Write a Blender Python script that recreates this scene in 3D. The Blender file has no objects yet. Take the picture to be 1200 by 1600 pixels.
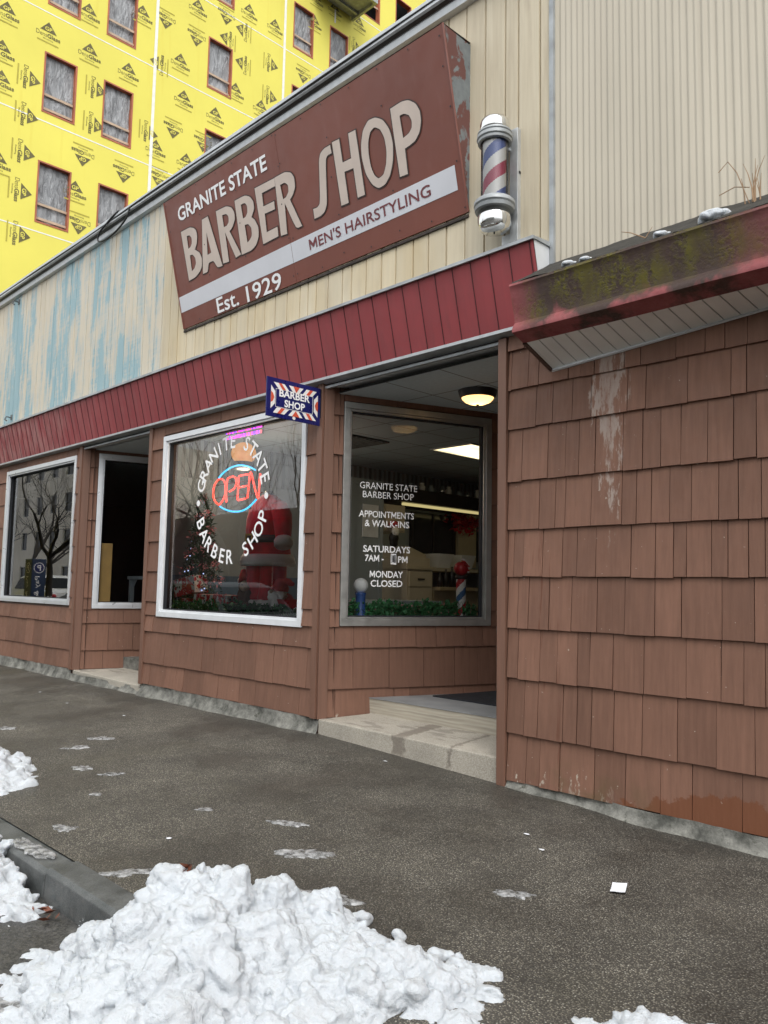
import bpy, bmesh, math, random
import numpy as np
from mathutils import Vector, Matrix, noise as mnoise
R = math.radians
scene = bpy.context.scene
C = scene.collection

# ------------------------------------------------------------------ camera, sky, sun, exposure
def cam_basis(yaw, pitch, roll):
    f = Vector((-math.sin(yaw)*math.cos(pitch), math.cos(yaw)*math.cos(pitch), math.sin(pitch)))
    r = f.cross(Vector((0, 0, 1))).normalized(); u = r.cross(f)
    return r*math.cos(roll)+u*math.sin(roll), -r*math.sin(roll)+u*math.cos(roll), f
cr, cu, cf = cam_basis(R(45.3), R(5.46), R(1.07))
cd = bpy.data.cameras.new('camera'); cam = bpy.data.objects.new('camera', cd); C.objects.link(cam)
cam.matrix_world = Matrix(((cr.x, cu.x, -cf.x, 0), (cr.y, cu.y, -cf.y, -4.6), (cr.z, cu.z, -cf.z, 1.34), (0, 0, 0, 1)))
cd.sensor_fit = 'HORIZONTAL'; cd.sensor_width = 36; cd.lens = 36*1242/1200
cd.clip_start = .05; cd.clip_end = 1000
scene.camera = cam

SUN_EL, SUN_AZ = 52, 125     # degrees; azimuth measured from +y clockwise
w = bpy.data.worlds.new('World'); scene.world = w; w.use_nodes = True
nt = w.node_tree
bg = nt.nodes['Background']; bg.inputs['Strength'].default_value = .15
sky = nt.nodes.new('ShaderNodeTexSky'); sky.sky_type = 'NISHITA'; sky.sun_disc = False
sky.sun_elevation = R(SUN_EL); sky.sun_rotation = R(SUN_AZ); sky.dust_density = 7; sky.air_density = 1.6; sky.ozone_density = 1
hs = nt.nodes.new('ShaderNodeHueSaturation'); hs.inputs['Saturation'].default_value = .12
ov = nt.nodes.new('ShaderNodeMix'); ov.data_type = 'RGBA'; ov.inputs[0].default_value = .65; ov.inputs[7].default_value = (5.2, 5.4, 5.6, 1)   # even cloud deck over the clear sky
nt.links.new(sky.outputs[0], hs.inputs['Color']); nt.links.new(hs.outputs[0], ov.inputs[6]); nt.links.new(ov.outputs[2], bg.inputs['Color'])
sl = bpy.data.lights.new('sun', 'SUN'); sl.energy = .5; sl.angle = R(35); sl.color = (1, .97, .93)
so = bpy.data.objects.new('sun', sl); C.objects.link(so)
sd = Vector((math.sin(R(SUN_AZ))*math.cos(R(SUN_EL)), math.cos(R(SUN_AZ))*math.cos(R(SUN_EL)), math.sin(R(SUN_EL))))
so.rotation_euler = sd.to_track_quat('Z', 'Y').to_euler()
scene.view_settings.view_transform = 'Standard'; scene.view_settings.look = 'None'
scene.view_settings.exposure = .9; scene.view_settings.gamma = 1
scene.render.engine = 'CYCLES'
cy = scene.cycles
cy.use_denoising = True; cy.max_bounces = 8; cy.transparent_max_bounces = 12; cy.glossy_bounces = 4
cy.sample_clamp_indirect = 4; cy.caustics_reflective = False; cy.caustics_refractive = False

# ------------------------------------------------------------------ material helpers
class T:
    def __init__(s, name):
        s.m = bpy.data.materials.new(name); s.m.use_nodes = True; s.t = s.m.node_tree
        s.b = s.t.nodes['Principled BSDF']; s.out = s.t.nodes['Material Output']
    def n(s, ty, inp=None, **a):
        x = s.t.nodes.new('ShaderNode'+ty)
        for k, v in a.items(): setattr(x, k, v)
        for k, v in (inp or {}).items(): s.set(x.inputs[k], v)
        return x
    def set(s, i, v):
        if isinstance(v, bpy.types.NodeSocket): s.t.links.new(v, i)
        else:
            if isinstance(v, tuple) and len(v) == 3 and i.type == 'RGBA': v = (*v, 1)
            i.default_value = v
    def pos(s): return s.n('NewGeometry').outputs['Position']
    def obj(s): return s.n('TexCoord').outputs['Object']
    def sc(s, v, k): return s.n('VectorMath', {0: v, 1: k}, operation='MULTIPLY').outputs[0]
    def noise(s, v, scale, detail=4, rough=.55, dist=0): return s.n('TexNoise', {'Vector': v, 'Scale': scale, 'Detail': detail, 'Roughness': rough, 'Distortion': dist}).outputs['Fac']
    def vor(s, v, scale, feat='F1', out='Distance'): return s.n('TexVoronoi', {'Vector': v, 'Scale': scale}, feature=feat).outputs[out]
    def ma(s, op, a, b=0.0, c=None):
        x = s.n('Math', {0: a, 1: b}, operation=op)
        if c is not None: s.set(x.inputs[2], c)
        return x.outputs[0]
    def mr(s, v, a, b, c=0., d=1., smooth=False):
        return s.n('MapRange', {0: v, 1: a, 2: b, 3: c, 4: d}, interpolation_type='SMOOTHSTEP' if smooth else 'LINEAR').outputs[0]
    def mix(s, f, a, b, bt='MIX'):
        x = s.n('Mix', data_type='RGBA', blend_type=bt)
        s.set(x.inputs[0], f); s.set(x.inputs[6], a); s.set(x.inputs[7], b); return x.outputs[2]
    def mulc(s, col, f):
        g = s.n('CombineColor', {0: f, 1: f, 2: f}).outputs[0]
        return s.mix(1., col, g, 'MULTIPLY')
    def sep(s, v):
        x = s.n('SeparateXYZ', {0: v}); return x.outputs
    def isl(s): return s.n('NewGeometry').outputs['Random Per Island']
    def bump(s, h, st=.3, d=.01): s.set(s.b.inputs['Normal'], s.n('Bump', {'Height': h, 'Strength': st, 'Distance': d}).outputs[0])
    def p(s, col=None, rough=None, metal=None, **k):
        if col is not None: s.set(s.b.inputs['Base Color'], col)
        if rough is not None: s.set(s.b.inputs['Roughness'], rough)
        if metal is not None: s.set(s.b.inputs['Metallic'], metal)
        for a, v in k.items(): s.set(s.b.inputs[a.replace('_', ' ')], v)
        return s.m
    def done(s): return s.m

def simple(name, col, rough=.5, metal=0, var=.12, sc=6, bump=0., bs=80, **k):
    t = T(name); v = t.pos()
    f = t.mr(t.noise(v, sc, 5), .3, .7, 1-var, 1+var)
    t.p(t.mulc(col, f), rough if isinstance(rough, bpy.types.NodeSocket) else t.mr(t.noise(v, sc*2, 3), .3, .7, max(rough-.08, .02), min(rough+.08, 1)), metal, **k)
    if bump: t.bump(t.noise(v, bs, 5), bump, .004)
    return t.m

def emit(name, col, st):
    t = T(name); t.p((0, 0, 0), .4); t.set(t.b.inputs['Emission Color'], col); t.set(t.b.inputs['Emission Strength'], st*.8); return t.m

def glass(name, tint=(1, 1, 1), ior=1.7, wobble=.012):
    t = T(name); fr = t.n('Fresnel', {'IOR': ior}).outputs[0]
    v = t.pos(); wob = t.n('Bump', {'Height': t.noise(v, 1.3, 1), 'Strength': wobble, 'Distance': .05}).outputs[0]
    tr = t.n('BsdfTransparent', {'Color': tint}).outputs[0]
    gl = t.n('BsdfGlossy', {'Roughness': 0., 'Normal': wob}).outputs[0]
    mx = t.n('MixShader', {0: fr, 1: tr, 2: gl}).outputs[0]
    t.t.links.new(mx, t.out.inputs[0]); return t.m

M = {}
# brown painted shakes
def m_shingle():
    t = T('brown_shingle_paint'); v = t.pos(); x, y, z = t.sep(v)
    r = t.isl()
    g = t.noise(t.sc(v, (38, 38, 2.2)), 1, 6, .6)
    big = t.noise(v, 1.7, 4)
    f = t.ma('MULTIPLY', t.mr(r, 0, 1, .84, 1.12), t.mr(g, .3, .7, .86, 1.1))
    f = t.ma('MULTIPLY', f, t.mr(big, .3, .7, .92, 1.08))
    col = t.mulc((.195, .1, .067), f)
    # rusty run-down streaks near the post
    st = t.noise(t.sc(v, (26, 26, .9)), 1, 3)
    m1 = t.ma('MULTIPLY', t.mr(st, .6, .68), t.mr(t.ma('ABSOLUTE', t.ma('ADD', x, 3.06)), .05, .2, 1, 0))
    col = t.mix(t.ma('MULTIPLY', m1, .65), col, (.12, .04, .02))
    # fresher orange-brown band low on the right
    n2 = t.noise(t.sc(v, (9, 9, 9)), 1, 5, .7)
    lim = t.ma('ADD', t.mr(x, -2.6, -2.0, .03, .21), t.mr(n2, .3, .7, -.06, .06))
    m2 = t.ma('MULTIPLY', t.mr(t.ma('SUBTRACT', lim, z), 0, .02), t.mr(x, -2.62, -2.5))
    col = t.mix(t.ma('MULTIPLY', m2, .8), col, (.16, .055, .022))
    # pale bare patch under the eave
    dx = t.ma('ADD', x, t.mr(z, 1.4, 2.8, 2.56, 2.60))
    w_ = t.mr(z, 1.5, 2.6, .05, .18)
    n3 = t.noise(t.sc(v, (16, 16, 3.5)), 1, 6, .7)
    m3 = t.ma('MULTIPLY', t.mr(t.ma('SUBTRACT', t.ma('SUBTRACT', w_, t.ma('ABSOLUTE', dx)), t.mr(n3, .35, .7, .0, .2)), 0, .035), t.mr(z, 1.5, 1.9))
    m3 = t.ma('MULTIPLY', m3, t.mr(n3, .75, .45))
    col = t.mix(t.ma('MULTIPLY', m3, .5), col, (.5, .45, .4))
    # flaked paint at the feet of the walls
    n4 = t.noise(t.sc(v, (22, 22, 9)), 1, 5, .7)
    foot = t.mr(z, .04, .3, .16, -.06)
    m4 = t.ma('MULTIPLY', t.mr(t.ma('ADD', n4, foot), .69, .72), t.mr(x, -2.55, -2.75))
    n5 = t.noise(v, 1.1, 2)
    m4 = t.ma('MULTIPLY', m4, t.mr(n5, .42, .52))
    col = t.mix(t.ma('MULTIPLY', m4, .85), col, (.5, .45, .37))
    m5 = t.mr(t.noise(v, 34, 2), .755, .77)
    col = t.mix(t.ma('MULTIPLY', m5, .5), col, (.55, .5, .42))
    moss = t.ma('MULTIPLY', t.mr(z, .28, .06), t.mr(t.noise(v, 5, 4), .45, .62))
    moss = t.ma('MULTIPLY', moss, t.mr(t.ma('ABSOLUTE', t.ma('ADD', x, 2.75)), .3, .5, 1, 0))
    col = t.mix(t.ma('MULTIPLY', moss, .45), col, (.1, .085, .035))
    t.p(col, t.mr(n2, .3, .7, .55, .8), Specular_IOR_Level=.35); t.bump(g, .6, .006); return t.m
M['shingle'] = m_shingle()
def m_trim():
    t = T('brown_trim_paint'); v = t.pos(); x, y, z = t.sep(v)
    g = t.noise(t.sc(v, (30, 30, 2)), 1, 5)
    col = t.mulc((.172, .088, .059), t.mr(g, .3, .7, .88, 1.1))
    m = t.mr(t.ma('ADD', t.noise(t.sc(v, (60, 60, 14)), 1, 4, .7), t.mr(z, 0, 1.1, .06, -.03)), .73, .75)
    col = t.mix(t.ma('MULTIPLY', m, .8), col, (.5, .42, .32))
    t.p(col, .55); t.bump(g, .25, .003); return t.m
M['trim'] = m_trim()
M['header'] = simple('dark_brown_header', (.085, .045, .032), .6, bump=.2)
def m_red():
    t = T('red_metal_panel'); v = t.pos(); x, y, z = t.sep(v)
    f = t.ma('MULTIPLY', t.mr(t.isl(), 0, 1, .93, 1.06), t.mr(t.noise(v, 1.3, 4), .3, .7, .85, 1.12))
    col = t.mulc((.33, .062, .068), f)
    fade = t.ma('MULTIPLY', t.mr(x, -9.5, -11.5), t.mr(t.noise(t.sc(v, (14, 14, .8)), 1, 4), .42, .66))
    col = t.mix(t.ma('MULTIPLY', fade, .6), col, (.52, .3, .28))
    ch = t.mr(t.noise(v, 9, 4, .7), .35, .65, .0, .25)
    col = t.mix(ch, col, (.25, .075, .08))
    dirt = t.ma('MULTIPLY', t.mr(t.noise(t.sc(v, (10, 10, 1.2)), 1, 5), .5, .75), .3)
    col = t.mix(dirt, col, (.13, .05, .05))
    t.p(col, t.mr(t.noise(v, 5, 4), .3, .7, .4, .6), Specular_IOR_Level=.35); t.bump(t.noise(v, 3, 3), .12, .01); return t.m
M['red'] = m_red()
def m_gutter():
    t = T('mossy_red_eave'); v = t.pos(); x, y, z = t.sep(v)
    n = t.noise(t.sc(v, (5, 5, 2.2)), 1, 6, .62); n2 = t.noise(v, 48, 5, .7)
    red = t.mix(t.mr(t.noise(v, 7, 4), .3, .7), (.23, .05, .055), (.34, .1, .1))
    dark = t.ma('MULTIPLY', t.mr(t.ma('ADD', n, t.mr(z, 3.0, 3.12, -.12, .12)), .36, .5), t.ma('MULTIPLY', t.mr(x, -3.0, -2.8), t.mr(t.ma('ADD', x, t.mr(n2, 0, 1, -.1, .1)), -1.45, -1.7, .5, 1)))
    col = t.mix(t.ma('MULTIPLY', dark, .9), red, (.035, .03, .022))
    mo = t.ma('MULTIPLY', t.mr(t.ma('ADD', t.ma('MULTIPLY', n2, .45), t.ma('MULTIPLY', t.noise(t.sc(v, (4.5, 4.5, 1.6)), 1.3, 5, .6), .9)), .62, .75), t.mr(z, 3.04, 3.14))
    mo = t.ma('MULTIPLY', t.ma('MULTIPLY', mo, t.mr(x, -1.5, -1.75, .4, 1)), t.mr(t.noise(t.sc(v, (3.2, 3.2, 1.1)), 1, 3, .6), .43, .6))
    col = t.mix(mo, col, t.mix(n2, (.04, .04, .008), (.2, .17, .012)))
    li = t.mr(t.vor(v, 9), .035, .03); li = t.ma('MULTIPLY', li, t.mr(t.noise(v, 2.5, 2), .5, .55))
    col = t.mix(li, col, (.4, .42, .36))
    t.p(col, t.mr(n2, .3, .7, .45, .85)); t.bump(t.ma('ADD', t.ma('MULTIPLY', mo, .8), t.ma('MULTIPLY', n2, .5)), .6, .008); return t.m
M['gutter'] = m_gutter()
M['roofmoss'] = simple('dark_roof_grit', (.03, .027, .022), .9, bump=.8, bs=45, var=.5, sc=20)
M['vinyl'] = simple('white_vinyl_soffit', (.9, .91, .89), .5, var=.07, sc=3, bump=.1)
M['vinyl_old'] = simple('grey_painted_ceiling', (.82, .83, .82), .6, var=.1, sc=2)
def m_plank():
    t = T('cream_plank_paint'); v = t.pos(); x, y, z = t.sep(v)
    r = t.isl()
    g = t.noise(t.sc(v, (34, 34, 1.3)), 1, 6, .6)
    big = t.noise(t.sc(v, (2.4, 1, 1)), 1, 4)
    col = t.mix(t.mr(big, .35, .65), (.57, .47, .30), (.62, .545, .40))
    col = t.mix(t.mr(x, -4.1, -3.7), col, t.mix(t.mr(g, .3, .7), (.58, .50, .36), (.63, .56, .42)))
    col = t.mulc(col, t.ma('MULTIPLY', t.mr(r, 0, 1, .92, 1.05), t.mr(g, .3, .7, .95, 1.04)))
    dirt = t.ma('MULTIPLY', t.mr(t.noise(t.sc(v, (9, 9, 1.1)), 1, 5, .65), .52, .72), .35)
    col = t.mix(dirt, col, (.33, .26, .18))
    # old blue paint showing through the peeling cream on the left
    n1 = t.noise(t.sc(v, (7.5, 7.5, 1.15)), 1, 6, .68, .35); n2 = t.noise(t.sc(v, (1.1, 1.1, .55)), 1, 3)
    n3 = t.noise(t.sc(v, (3, 3, 24)), 1, 4, .6)
    k = t.ma('ADD', t.ma('ADD', n1, t.mr(n2, .3, .7, -.14, .14)), t.mr(n3, .2, .8, -.05, .05))
    k = t.ma('ADD', k, t.mr(z, 4, 5.8, .035, -.02))
    k = t.ma('ADD', k, t.mr(r, 0, 1, -.05, .06))
    left = t.mr(x, -8.42, -8.46)
    pale = t.mix(t.mr(n1, .3, .7), (.60, .56, .47), (.66, .6, .5))
    col = t.mix(t.ma('MULTIPLY', left, .6), col, pale)
    half = t.ma('MULTIPLY', t.mr(k, .40, .52), left)
    col = t.mix(t.ma('MULTIPLY', half, .62), col, (.40, .46, .46))
    full = t.ma('MULTIPLY', t.mr(k, .535, .585), left)
    col = t.mix(t.ma('MULTIPLY', full, .85), col, t.mix(g, (.18, .34, .40), (.31, .47, .51)))
    t.p(col, .6); t.bump(t.ma('ADD', g, t.ma('MULTIPLY', full, -.6)), .3, .003); return t.m
M['plank'] = m_plank()
def m_corr():
    t = T('beige_corrugated_metal'); v = t.pos(); x, y, z = t.sep(v)
    f = t.ma('MULTIPLY', t.mr(t.noise(t.sc(v, (3, 3, .4)), 1, 4), .3, .7, .94, 1.05), t.mr(t.noise(v, .9, 3), .3, .7, .95, 1.04))
    col = t.mulc((.53, .48, .385), f)
    run = t.ma('MULTIPLY', t.mr(t.noise(t.sc(v, (30, 30, .5)), 1, 3), .55, .75), .22)
    col = t.mix(run, col, (.42, .36, .27))
    t.p(col, .45, Specular_IOR_Level=.4); return t.m
M['corr'] = m_corr()
M['grey_metal'] = simple('weathered_grey_metal', (.36, .38, .39), .5, .3, var=.25, sc=7, bump=.15)
M['grey_dark'] = simple('dark_grey_metal', (.13, .14, .14), .55, .3, var=.35, sc=9, bump=.2)
M['alu'] = simple('bright_aluminium', (.72, .74, .76), .35, .55, var=.06)
M['alu_dull'] = simple('dull_aluminium', (.42, .42, .40), .38, .75, var=.12, sc=9)
M['white_paint'] = simple('white_painted_metal', (.74, .76, .78), .4, .1, var=.06)
M['galv'] = simple('galvanised_steel', (.55, .57, .58), .4, .6, var=.12, sc=14)
def m_chrome():
    t = T('polished_steel'); v = t.pos()
    t.p((.78, .78, .77), t.mr(t.noise(v, 20, 3), .3, .7, .05, .12), 1.); return t.m
M['chrome'] = m_chrome()
M['black'] = simple('black_metal', (.015, .015, .016), .45)
M['rubber'] = simple('black_rubber', (.012, .013, .017), .75, bump=.6, bs=160)
M['cable'] = simple('black_cable', (.01, .01, .01), .5)
def m_signred():
    t = T('faded_red_sign_paint'); v = t.pos()
    f = t.mr(t.noise(v, 1.1, 5), .3, .7, .9, 1.1)
    col = t.mulc((.195, .057, .036), f)
    st = t.ma('MULTIPLY', t.mr(t.noise(t.sc(v, (12, 12, 1)), 1, 4), .55, .8), .2)
    col = t.mix(st, col, (.27, .12, .1))
    t.p(col, t.mr(t.noise(v, 7, 4), .3, .7, .38, .55)); return t.m
M['sign_red'] = m_signred()
M['sign_cream'] = simple('sign_cream_letter', (.62, .52, .45), .5, var=.06)
M['sign_dark'] = simple('sign_letter_outline', (.055, .035, .03), .6)
M['sign_white'] = simple('sign_white', (.68, .69, .73), .45, var=.05, sc=3)
M['sign_text_red'] = simple('sign_text_maroon', (.17, .035, .04), .5)
M['letter_white'] = simple('letter_white', (.93, .93, .93), .5, var=.03)
def m_peel():
    t = T('peeling_grey_sign_side'); v = t.pos()
    n = t.noise(t.sc(v, (5, 6, 3)), 1, 6, .62, .4)
    col = t.mix(t.mr(t.noise(v, 14, 4), .3, .7), (.13, .15, .16), (.2, .22, .225))
    col = t.mix(t.mr(n, .5, .53), col, (.13, .05, .042))
    t.p(col, .65); t.bump(n, .3, .004); return t.m
M['peel'] = m_peel()
def m_conc(name, a, b, dirt=(.05, .05, .035), sc=3):
    t = T(name); v = t.pos()
    n = t.noise(v, sc, 6, .65); n2 = t.noise(v, 70, 4, .7)
    col = t.mix(t.mr(n, .35, .65), a, b)
    col = t.mulc(col, t.mr(n2, .25, .75, .72, 1.2))
    col = t.mix(t.mr(t.noise(v, sc*1.7, 5, .7), .58, .7), col, dirt)
    t.p(col, .85); t.bump(t.ma('ADD', n2, t.ma('MULTIPLY', n, 1.5)), .7, .008); return t.m
M['foundation'] = m_conc('rough_foundation_stone', (.07, .07, .06), (.27, .265, .235), sc=7)
def m_gran():
    t = T('pale_granite_step'); v = t.pos(); x, y, z = t.sep(v)
    n = t.noise(v, 130, 3, .7); n2 = t.noise(v, 3, 5)
    col = t.mix(t.mr(n, .3, .7), (.28, .25, .2), (.52, .48, .41))
    col = t.mulc(col, t.mr(n2, .3, .7, .82, 1.08))
    # damp marks down the riser
    def mark(cx, w, z1):
        d = t.ma('ABSOLUTE', t.ma('ADD', x, t.ma('ADD', -cx, t.mr(t.noise(v, 16, 3), .3, .7, -.025, .025))))
        return t.ma('MULTIPLY', t.mr(d, w, w-.025), t.mr(z, z1, z1+.05))
    d = t.ma('MAXIMUM', mark(-4.43, .075, .01), mark(-3.9, .03, .0))
    col = t.mix(t.ma('MULTIPLY', d, .62), col, (.11, .085, .065))
    top = t.ma('MULTIPLY', t.mr(z, .186, .19), t.mr(t.noise(t.sc(v, (3, 10, 1)), 1, 4), .56, .62))
    col = t.mix(t.ma('MULTIPLY', top, .5), col, (.16, .14, .115))
    t.p(col, .75); t.bump(n, .7, .006); return t.m
M['granite'] = m_gran()
def m_wood(name, a, b, s=1.0):
    t = T(name); v = t.pos()
    g = t.n('TexWave', {'Vector': t.sc(v, (.7*s, 2*s, 5*s)), 'Scale': 2.2, 'Distortion': 7., 'Detail': 3., 'Detail Scale': 1.}, bands_direction='Z').outputs['Fac']
    n = t.noise(t.sc(v, (3, 20, 40)), 1, 5)
    col = t.mix(g, a, b); col = t.mulc(col, t.mr(n, .3, .7, .82, 1.12))
    t.p(col, .7); t.bump(g, .2, .003); return t.m
M['wood_step'] = m_wood('weathered_wood_board', (.36, .32, .255), (.42, .385, .31))
M['deck'] = simple('grey_painted_deck', (.23, .235, .235), .6, var=.2, sc=5, bump=.2)
def m_walk():
    t = T('exposed_aggregate_pavement'); v = t.pos(); x, y, z = t.sep(v)
    c = t.vor(v, 125, out='Color'); r = t.sep(c)[0]; d = t.vor(v, 125)
    fine = t.noise(v, 260, 3, .7); big = t.noise(v, 1.1, 5, .6); big2 = t.noise(t.sc(v, (1, 1.6, 1)), .55, 4)
    st = t.mix(t.mr(r, 0, 1), (.078, .072, .06), (.31, .28, .22))
    st = t.mix(t.mr(r, .88, .95), st, (.42, .4, .34))
    col = t.mix(t.mr(d, .25, .55), st, (.055, .049, .04))
    col = t.mulc(col, t.mr(fine, .2, .8, .7, 1.3))
    wet = t.ma('ADD', t.mr(big, .4, .62, 0, .9), t.mr(t.ma('ADD', y, t.mr(big2, .3, .7, -.35, .35)), -.6, -.1, 0, .6))
    wet = t.ma('MINIMUM', wet, 1.)
    mot = t.mr(t.noise(v, 2.6, 6, .7), .32, .66, .72, 1.16)
    col = t.mulc(col, mot)
    col = t.mulc(col, t.mr(wet, 0, 1, 1.1, .62))
    col = t.mix(t.ma('MULTIPLY', t.mr(t.noise(v, .8, 3), .55, .72), .25), col, (.075, .066, .035))
    t.p(col, t.mr(wet, 0, 1, .85, .42)); t.bump(t.ma('ADD', t.ma('MULTIPLY', d, -1.4), t.ma('MULTIPLY', fine, .5)), .8, .006); return t.m
M['walk'] = m_walk()
def m_road():
    t = T('wet_asphalt'); v = t.pos()
    c = t.vor(v, 105, out='Color'); r = t.sep(c)[0]; fine = t.noise(v, 180, 3, .7); big = t.noise(v, 1.4, 5, .6)
    col = t.mix(r, (.02, .02, .02), (.09, .085, .078)); col = t.mulc(col, t.mr(fine, .2, .8, .6, 1.4))
    wet = t.mr(big, .4, .6); col = t.mulc(col, t.mr(wet, 0, 1, 1.1, .6))
    col = t.mix(t.ma('MULTIPLY', t.mr(t.noise(v, 2.3, 5, .65), .58, .66), .35), col, (.22, .215, .21))
    t.p(col, t.mr(wet, 0, 1, .7, .22)); t.bump(fine, .6, .006); return t.m
M['road'] = m_road()
def m_kerb():
    t = T('grey_granite_kerb'); v = t.pos(); x, y, z = t.sep(v)
    n = t.noise(v, 150, 3, .7); n2 = t.noise(v, 5, 6, .65)
    col = t.mulc(t.mix(t.mr(n2, .35, .65), (.05, .055, .054), (.125, .13, .128)), t.mr(n, .25, .75, .6, 1.4))
    face = t.mr(y, -2.9, -2.915)
    scr = t.mr(t.noise(t.sc(v, (9, 9, 20)), 1, 6, .7), .5, .7)
    col = t.mix(t.ma('MULTIPLY', face, t.ma('MULTIPLY', scr, .5)), col, (.16, .15, .14))
    t.p(col, t.mr(n2, .3, .7, .35, .65)); t.bump(t.ma('ADD', n, n2), .5, .006); return t.m
M['kerb'] = m_kerb()
def m_snow():
    t = T('old_snow'); v = t.pos()
    n = t.noise(v, 26, 6, .65); n2 = t.noise(v, 160, 3, .7)
    dirt = t.ma('MULTIPLY', t.mr(t.noise(v, 6, 6, .75), .5, .75), .4)
    col = t.mix(dirt, (.57, .60, .63), (.38, .36, .35))
    t.p(col, .65, Subsurface_Weight=.15, Subsurface_Scale=.02)
    t.b.inputs['Subsurface Radius'].default_value = (.6, .8, 1.)
    t.bump(t.ma('ADD', n, t.ma('MULTIPLY', n2, .5)), .8, .014); return t.m
M['snow'] = m_snow()
def m_slush():
    t = T('melting_slush'); v = t.pos(); n = t.noise(v, 40, 4)
    t.p(t.mix(t.mr(n, .3, .7), (.26, .26, .255), (.5, .505, .51)), .3, Alpha=t.mr(t.noise(v, 24, 5, .65), .36, .6, .12, .95)); t.bump(n, .6, .006); return t.m
M['slush'] = m_slush()
def m_yellow():
    t = T('yellow_sheathing_board'); v = t.pos(); x, y, z = t.sep(v)
    f = t.mr(t.noise(v, .35, 5), .3, .7, .93, 1.06)
    col = t.mulc((.80, .715, .125), f)
    run = t.ma('MULTIPLY', t.mr(t.noise(t.sc(v, (1, 3, .25)), 1, 4), .6, .75), .3)
    col = t.mix(run, col, (.68, .5, .05))
    t.p(col, .75); return t.m
M['yellow'] = m_yellow()
M['print'] = simple('dark_print', (.15, .13, .05), .8, var=.25, sc=2)
M['print_pale'] = simple('pale_print', (.46, .39, .06), .8)
M['tape'] = simple('white_joint_tape', (.85, .84, .76), .6, var=.08)
M['wood_orange'] = simple('orange_wood_frame', (.42, .13, .065), .6, var=.25, sc=1.5)
M['batten'] = simple('pale_wood_batten', (.5, .37, .26), .6, var=.15)
def m_plastic():
    t = T('clear_plastic_sheet'); v = t.pos()
    n = t.noise(t.sc(v, (1, 5, 1.4)), 1.6, 5, .6, .8)
    col = t.mix(t.mr(n, .35, .65), (.15, .155, .16), (.40, .41, .42))
    t.p(col, .28, Specular_IOR_Level=.6); t.bump(n, 1.0, .09); return t.m
M['plastic'] = m_plastic()
M['dark_void'] = simple('dark_interior', (.02, .02, .022), .9)
M['glass'] = glass('window_glass', (.99, 1, 1), 2.25, .005)
M['glass_side'] = glass('window_glass_clear', (.95, .97, .97), 1.45, .001)
M['fur'] = simple('white_fur', (.92, .9, .87), .9, bump=1.0, bs=120, var=.08)
M['santa_red'] = simple('red_velvet', (.68, .018, .035), .8, var=.3, sc=9, bump=.5, bs=30, Sheen_Weight=.4)
M['skin'] = simple('painted_skin', (.62, .36, .27), .5, var=.05)
M['boot'] = simple('black_vinyl_boot', (.012, .012, .014), .3)
M['belt'] = simple('grey_black_belt', (.03, .035, .035), .5)
M['gold'] = simple('brass_buckle', (.6, .42, .12), .35, .9)
M['green_leaf'] = simple('green_plastic_leaf', (.045, .19, .07), .5, var=.4, sc=40)
M['green_dark'] = simple('dark_green_needle', (.012, .05, .022), .6, var=.4, sc=30)
M['frost'] = simple('white_leaf_tip', (.7, .74, .72), .6)
M['pink'] = simple('pink_tinsel', (.62, .24, .28), .4, .3, var=.4, sc=25)
M['red_plastic'] = simple('red_plastic', (.5, .02, .03), .3)
M['felt_red'] = simple('red_felt', (.55, .05, .06), .85, bump=.5, bs=90)
M['brown_plush'] = simple('brown_plush', (.09, .045, .028), .9, bump=.9, bs=140)
M['tan_plush'] = simple('tan_plush', (.55, .4, .28), .9, bump=.6, bs=140)
M['cream_cab'] = simple('cream_cabinet', (.56, .49, .36), .5, var=.06)
M['counter'] = simple('tan_counter', (.42, .33, .2), .5, var=.1)
M['wall_in'] = simple('grey_interior_wall', (.34, .39, .42), .8, var=.06, sc=2)
M['blue_wall'] = simple('blue_wainscot', (.12, .2, .3), .7)
M['ceil_in'] = simple('ceiling_tile_white', (.58, .68, .72), .85, var=.05, sc=30)
M['floor_in'] = simple('dark_vinyl_floor', (.1, .09, .08), .5)
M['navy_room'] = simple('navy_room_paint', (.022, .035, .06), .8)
M['blue_enamel'] = simple('navy_enamel', (.012, .014, .12), .3)
M['orange_enamel'] = simple('orange_red_enamel', (.72, .11, .055), .35)
M['white_enamel'] = simple('white_enamel', (.9, .89, .86), .35, var=.04)
M['paper'] = simple('white_paper', (.8, .82, .86), .7)
M['bark'] = simple('grey_bark', (.055, .048, .042), .9, var=.3)
M['leaf_brown'] = simple('brown_dead_leaf', (.16, .05, .025), .7, var=.4, sc=60)
M['straw'] = simple('dry_grass', (.34, .22, .13), .8)
M['car_glass'] = simple('dark_car_glass', (.012, .014, .016), .25, 0, Specular_IOR_Level=.1)
M['mirror'] = simple('dark_mirror', (.02, .024, .03), .12, 0)
M['stripe_blue'] = simple('pole_blue', (.10, .15, .40), .35)
M['stripe_red'] = simple('pole_red', (.5, .06, .12), .35)

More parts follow.
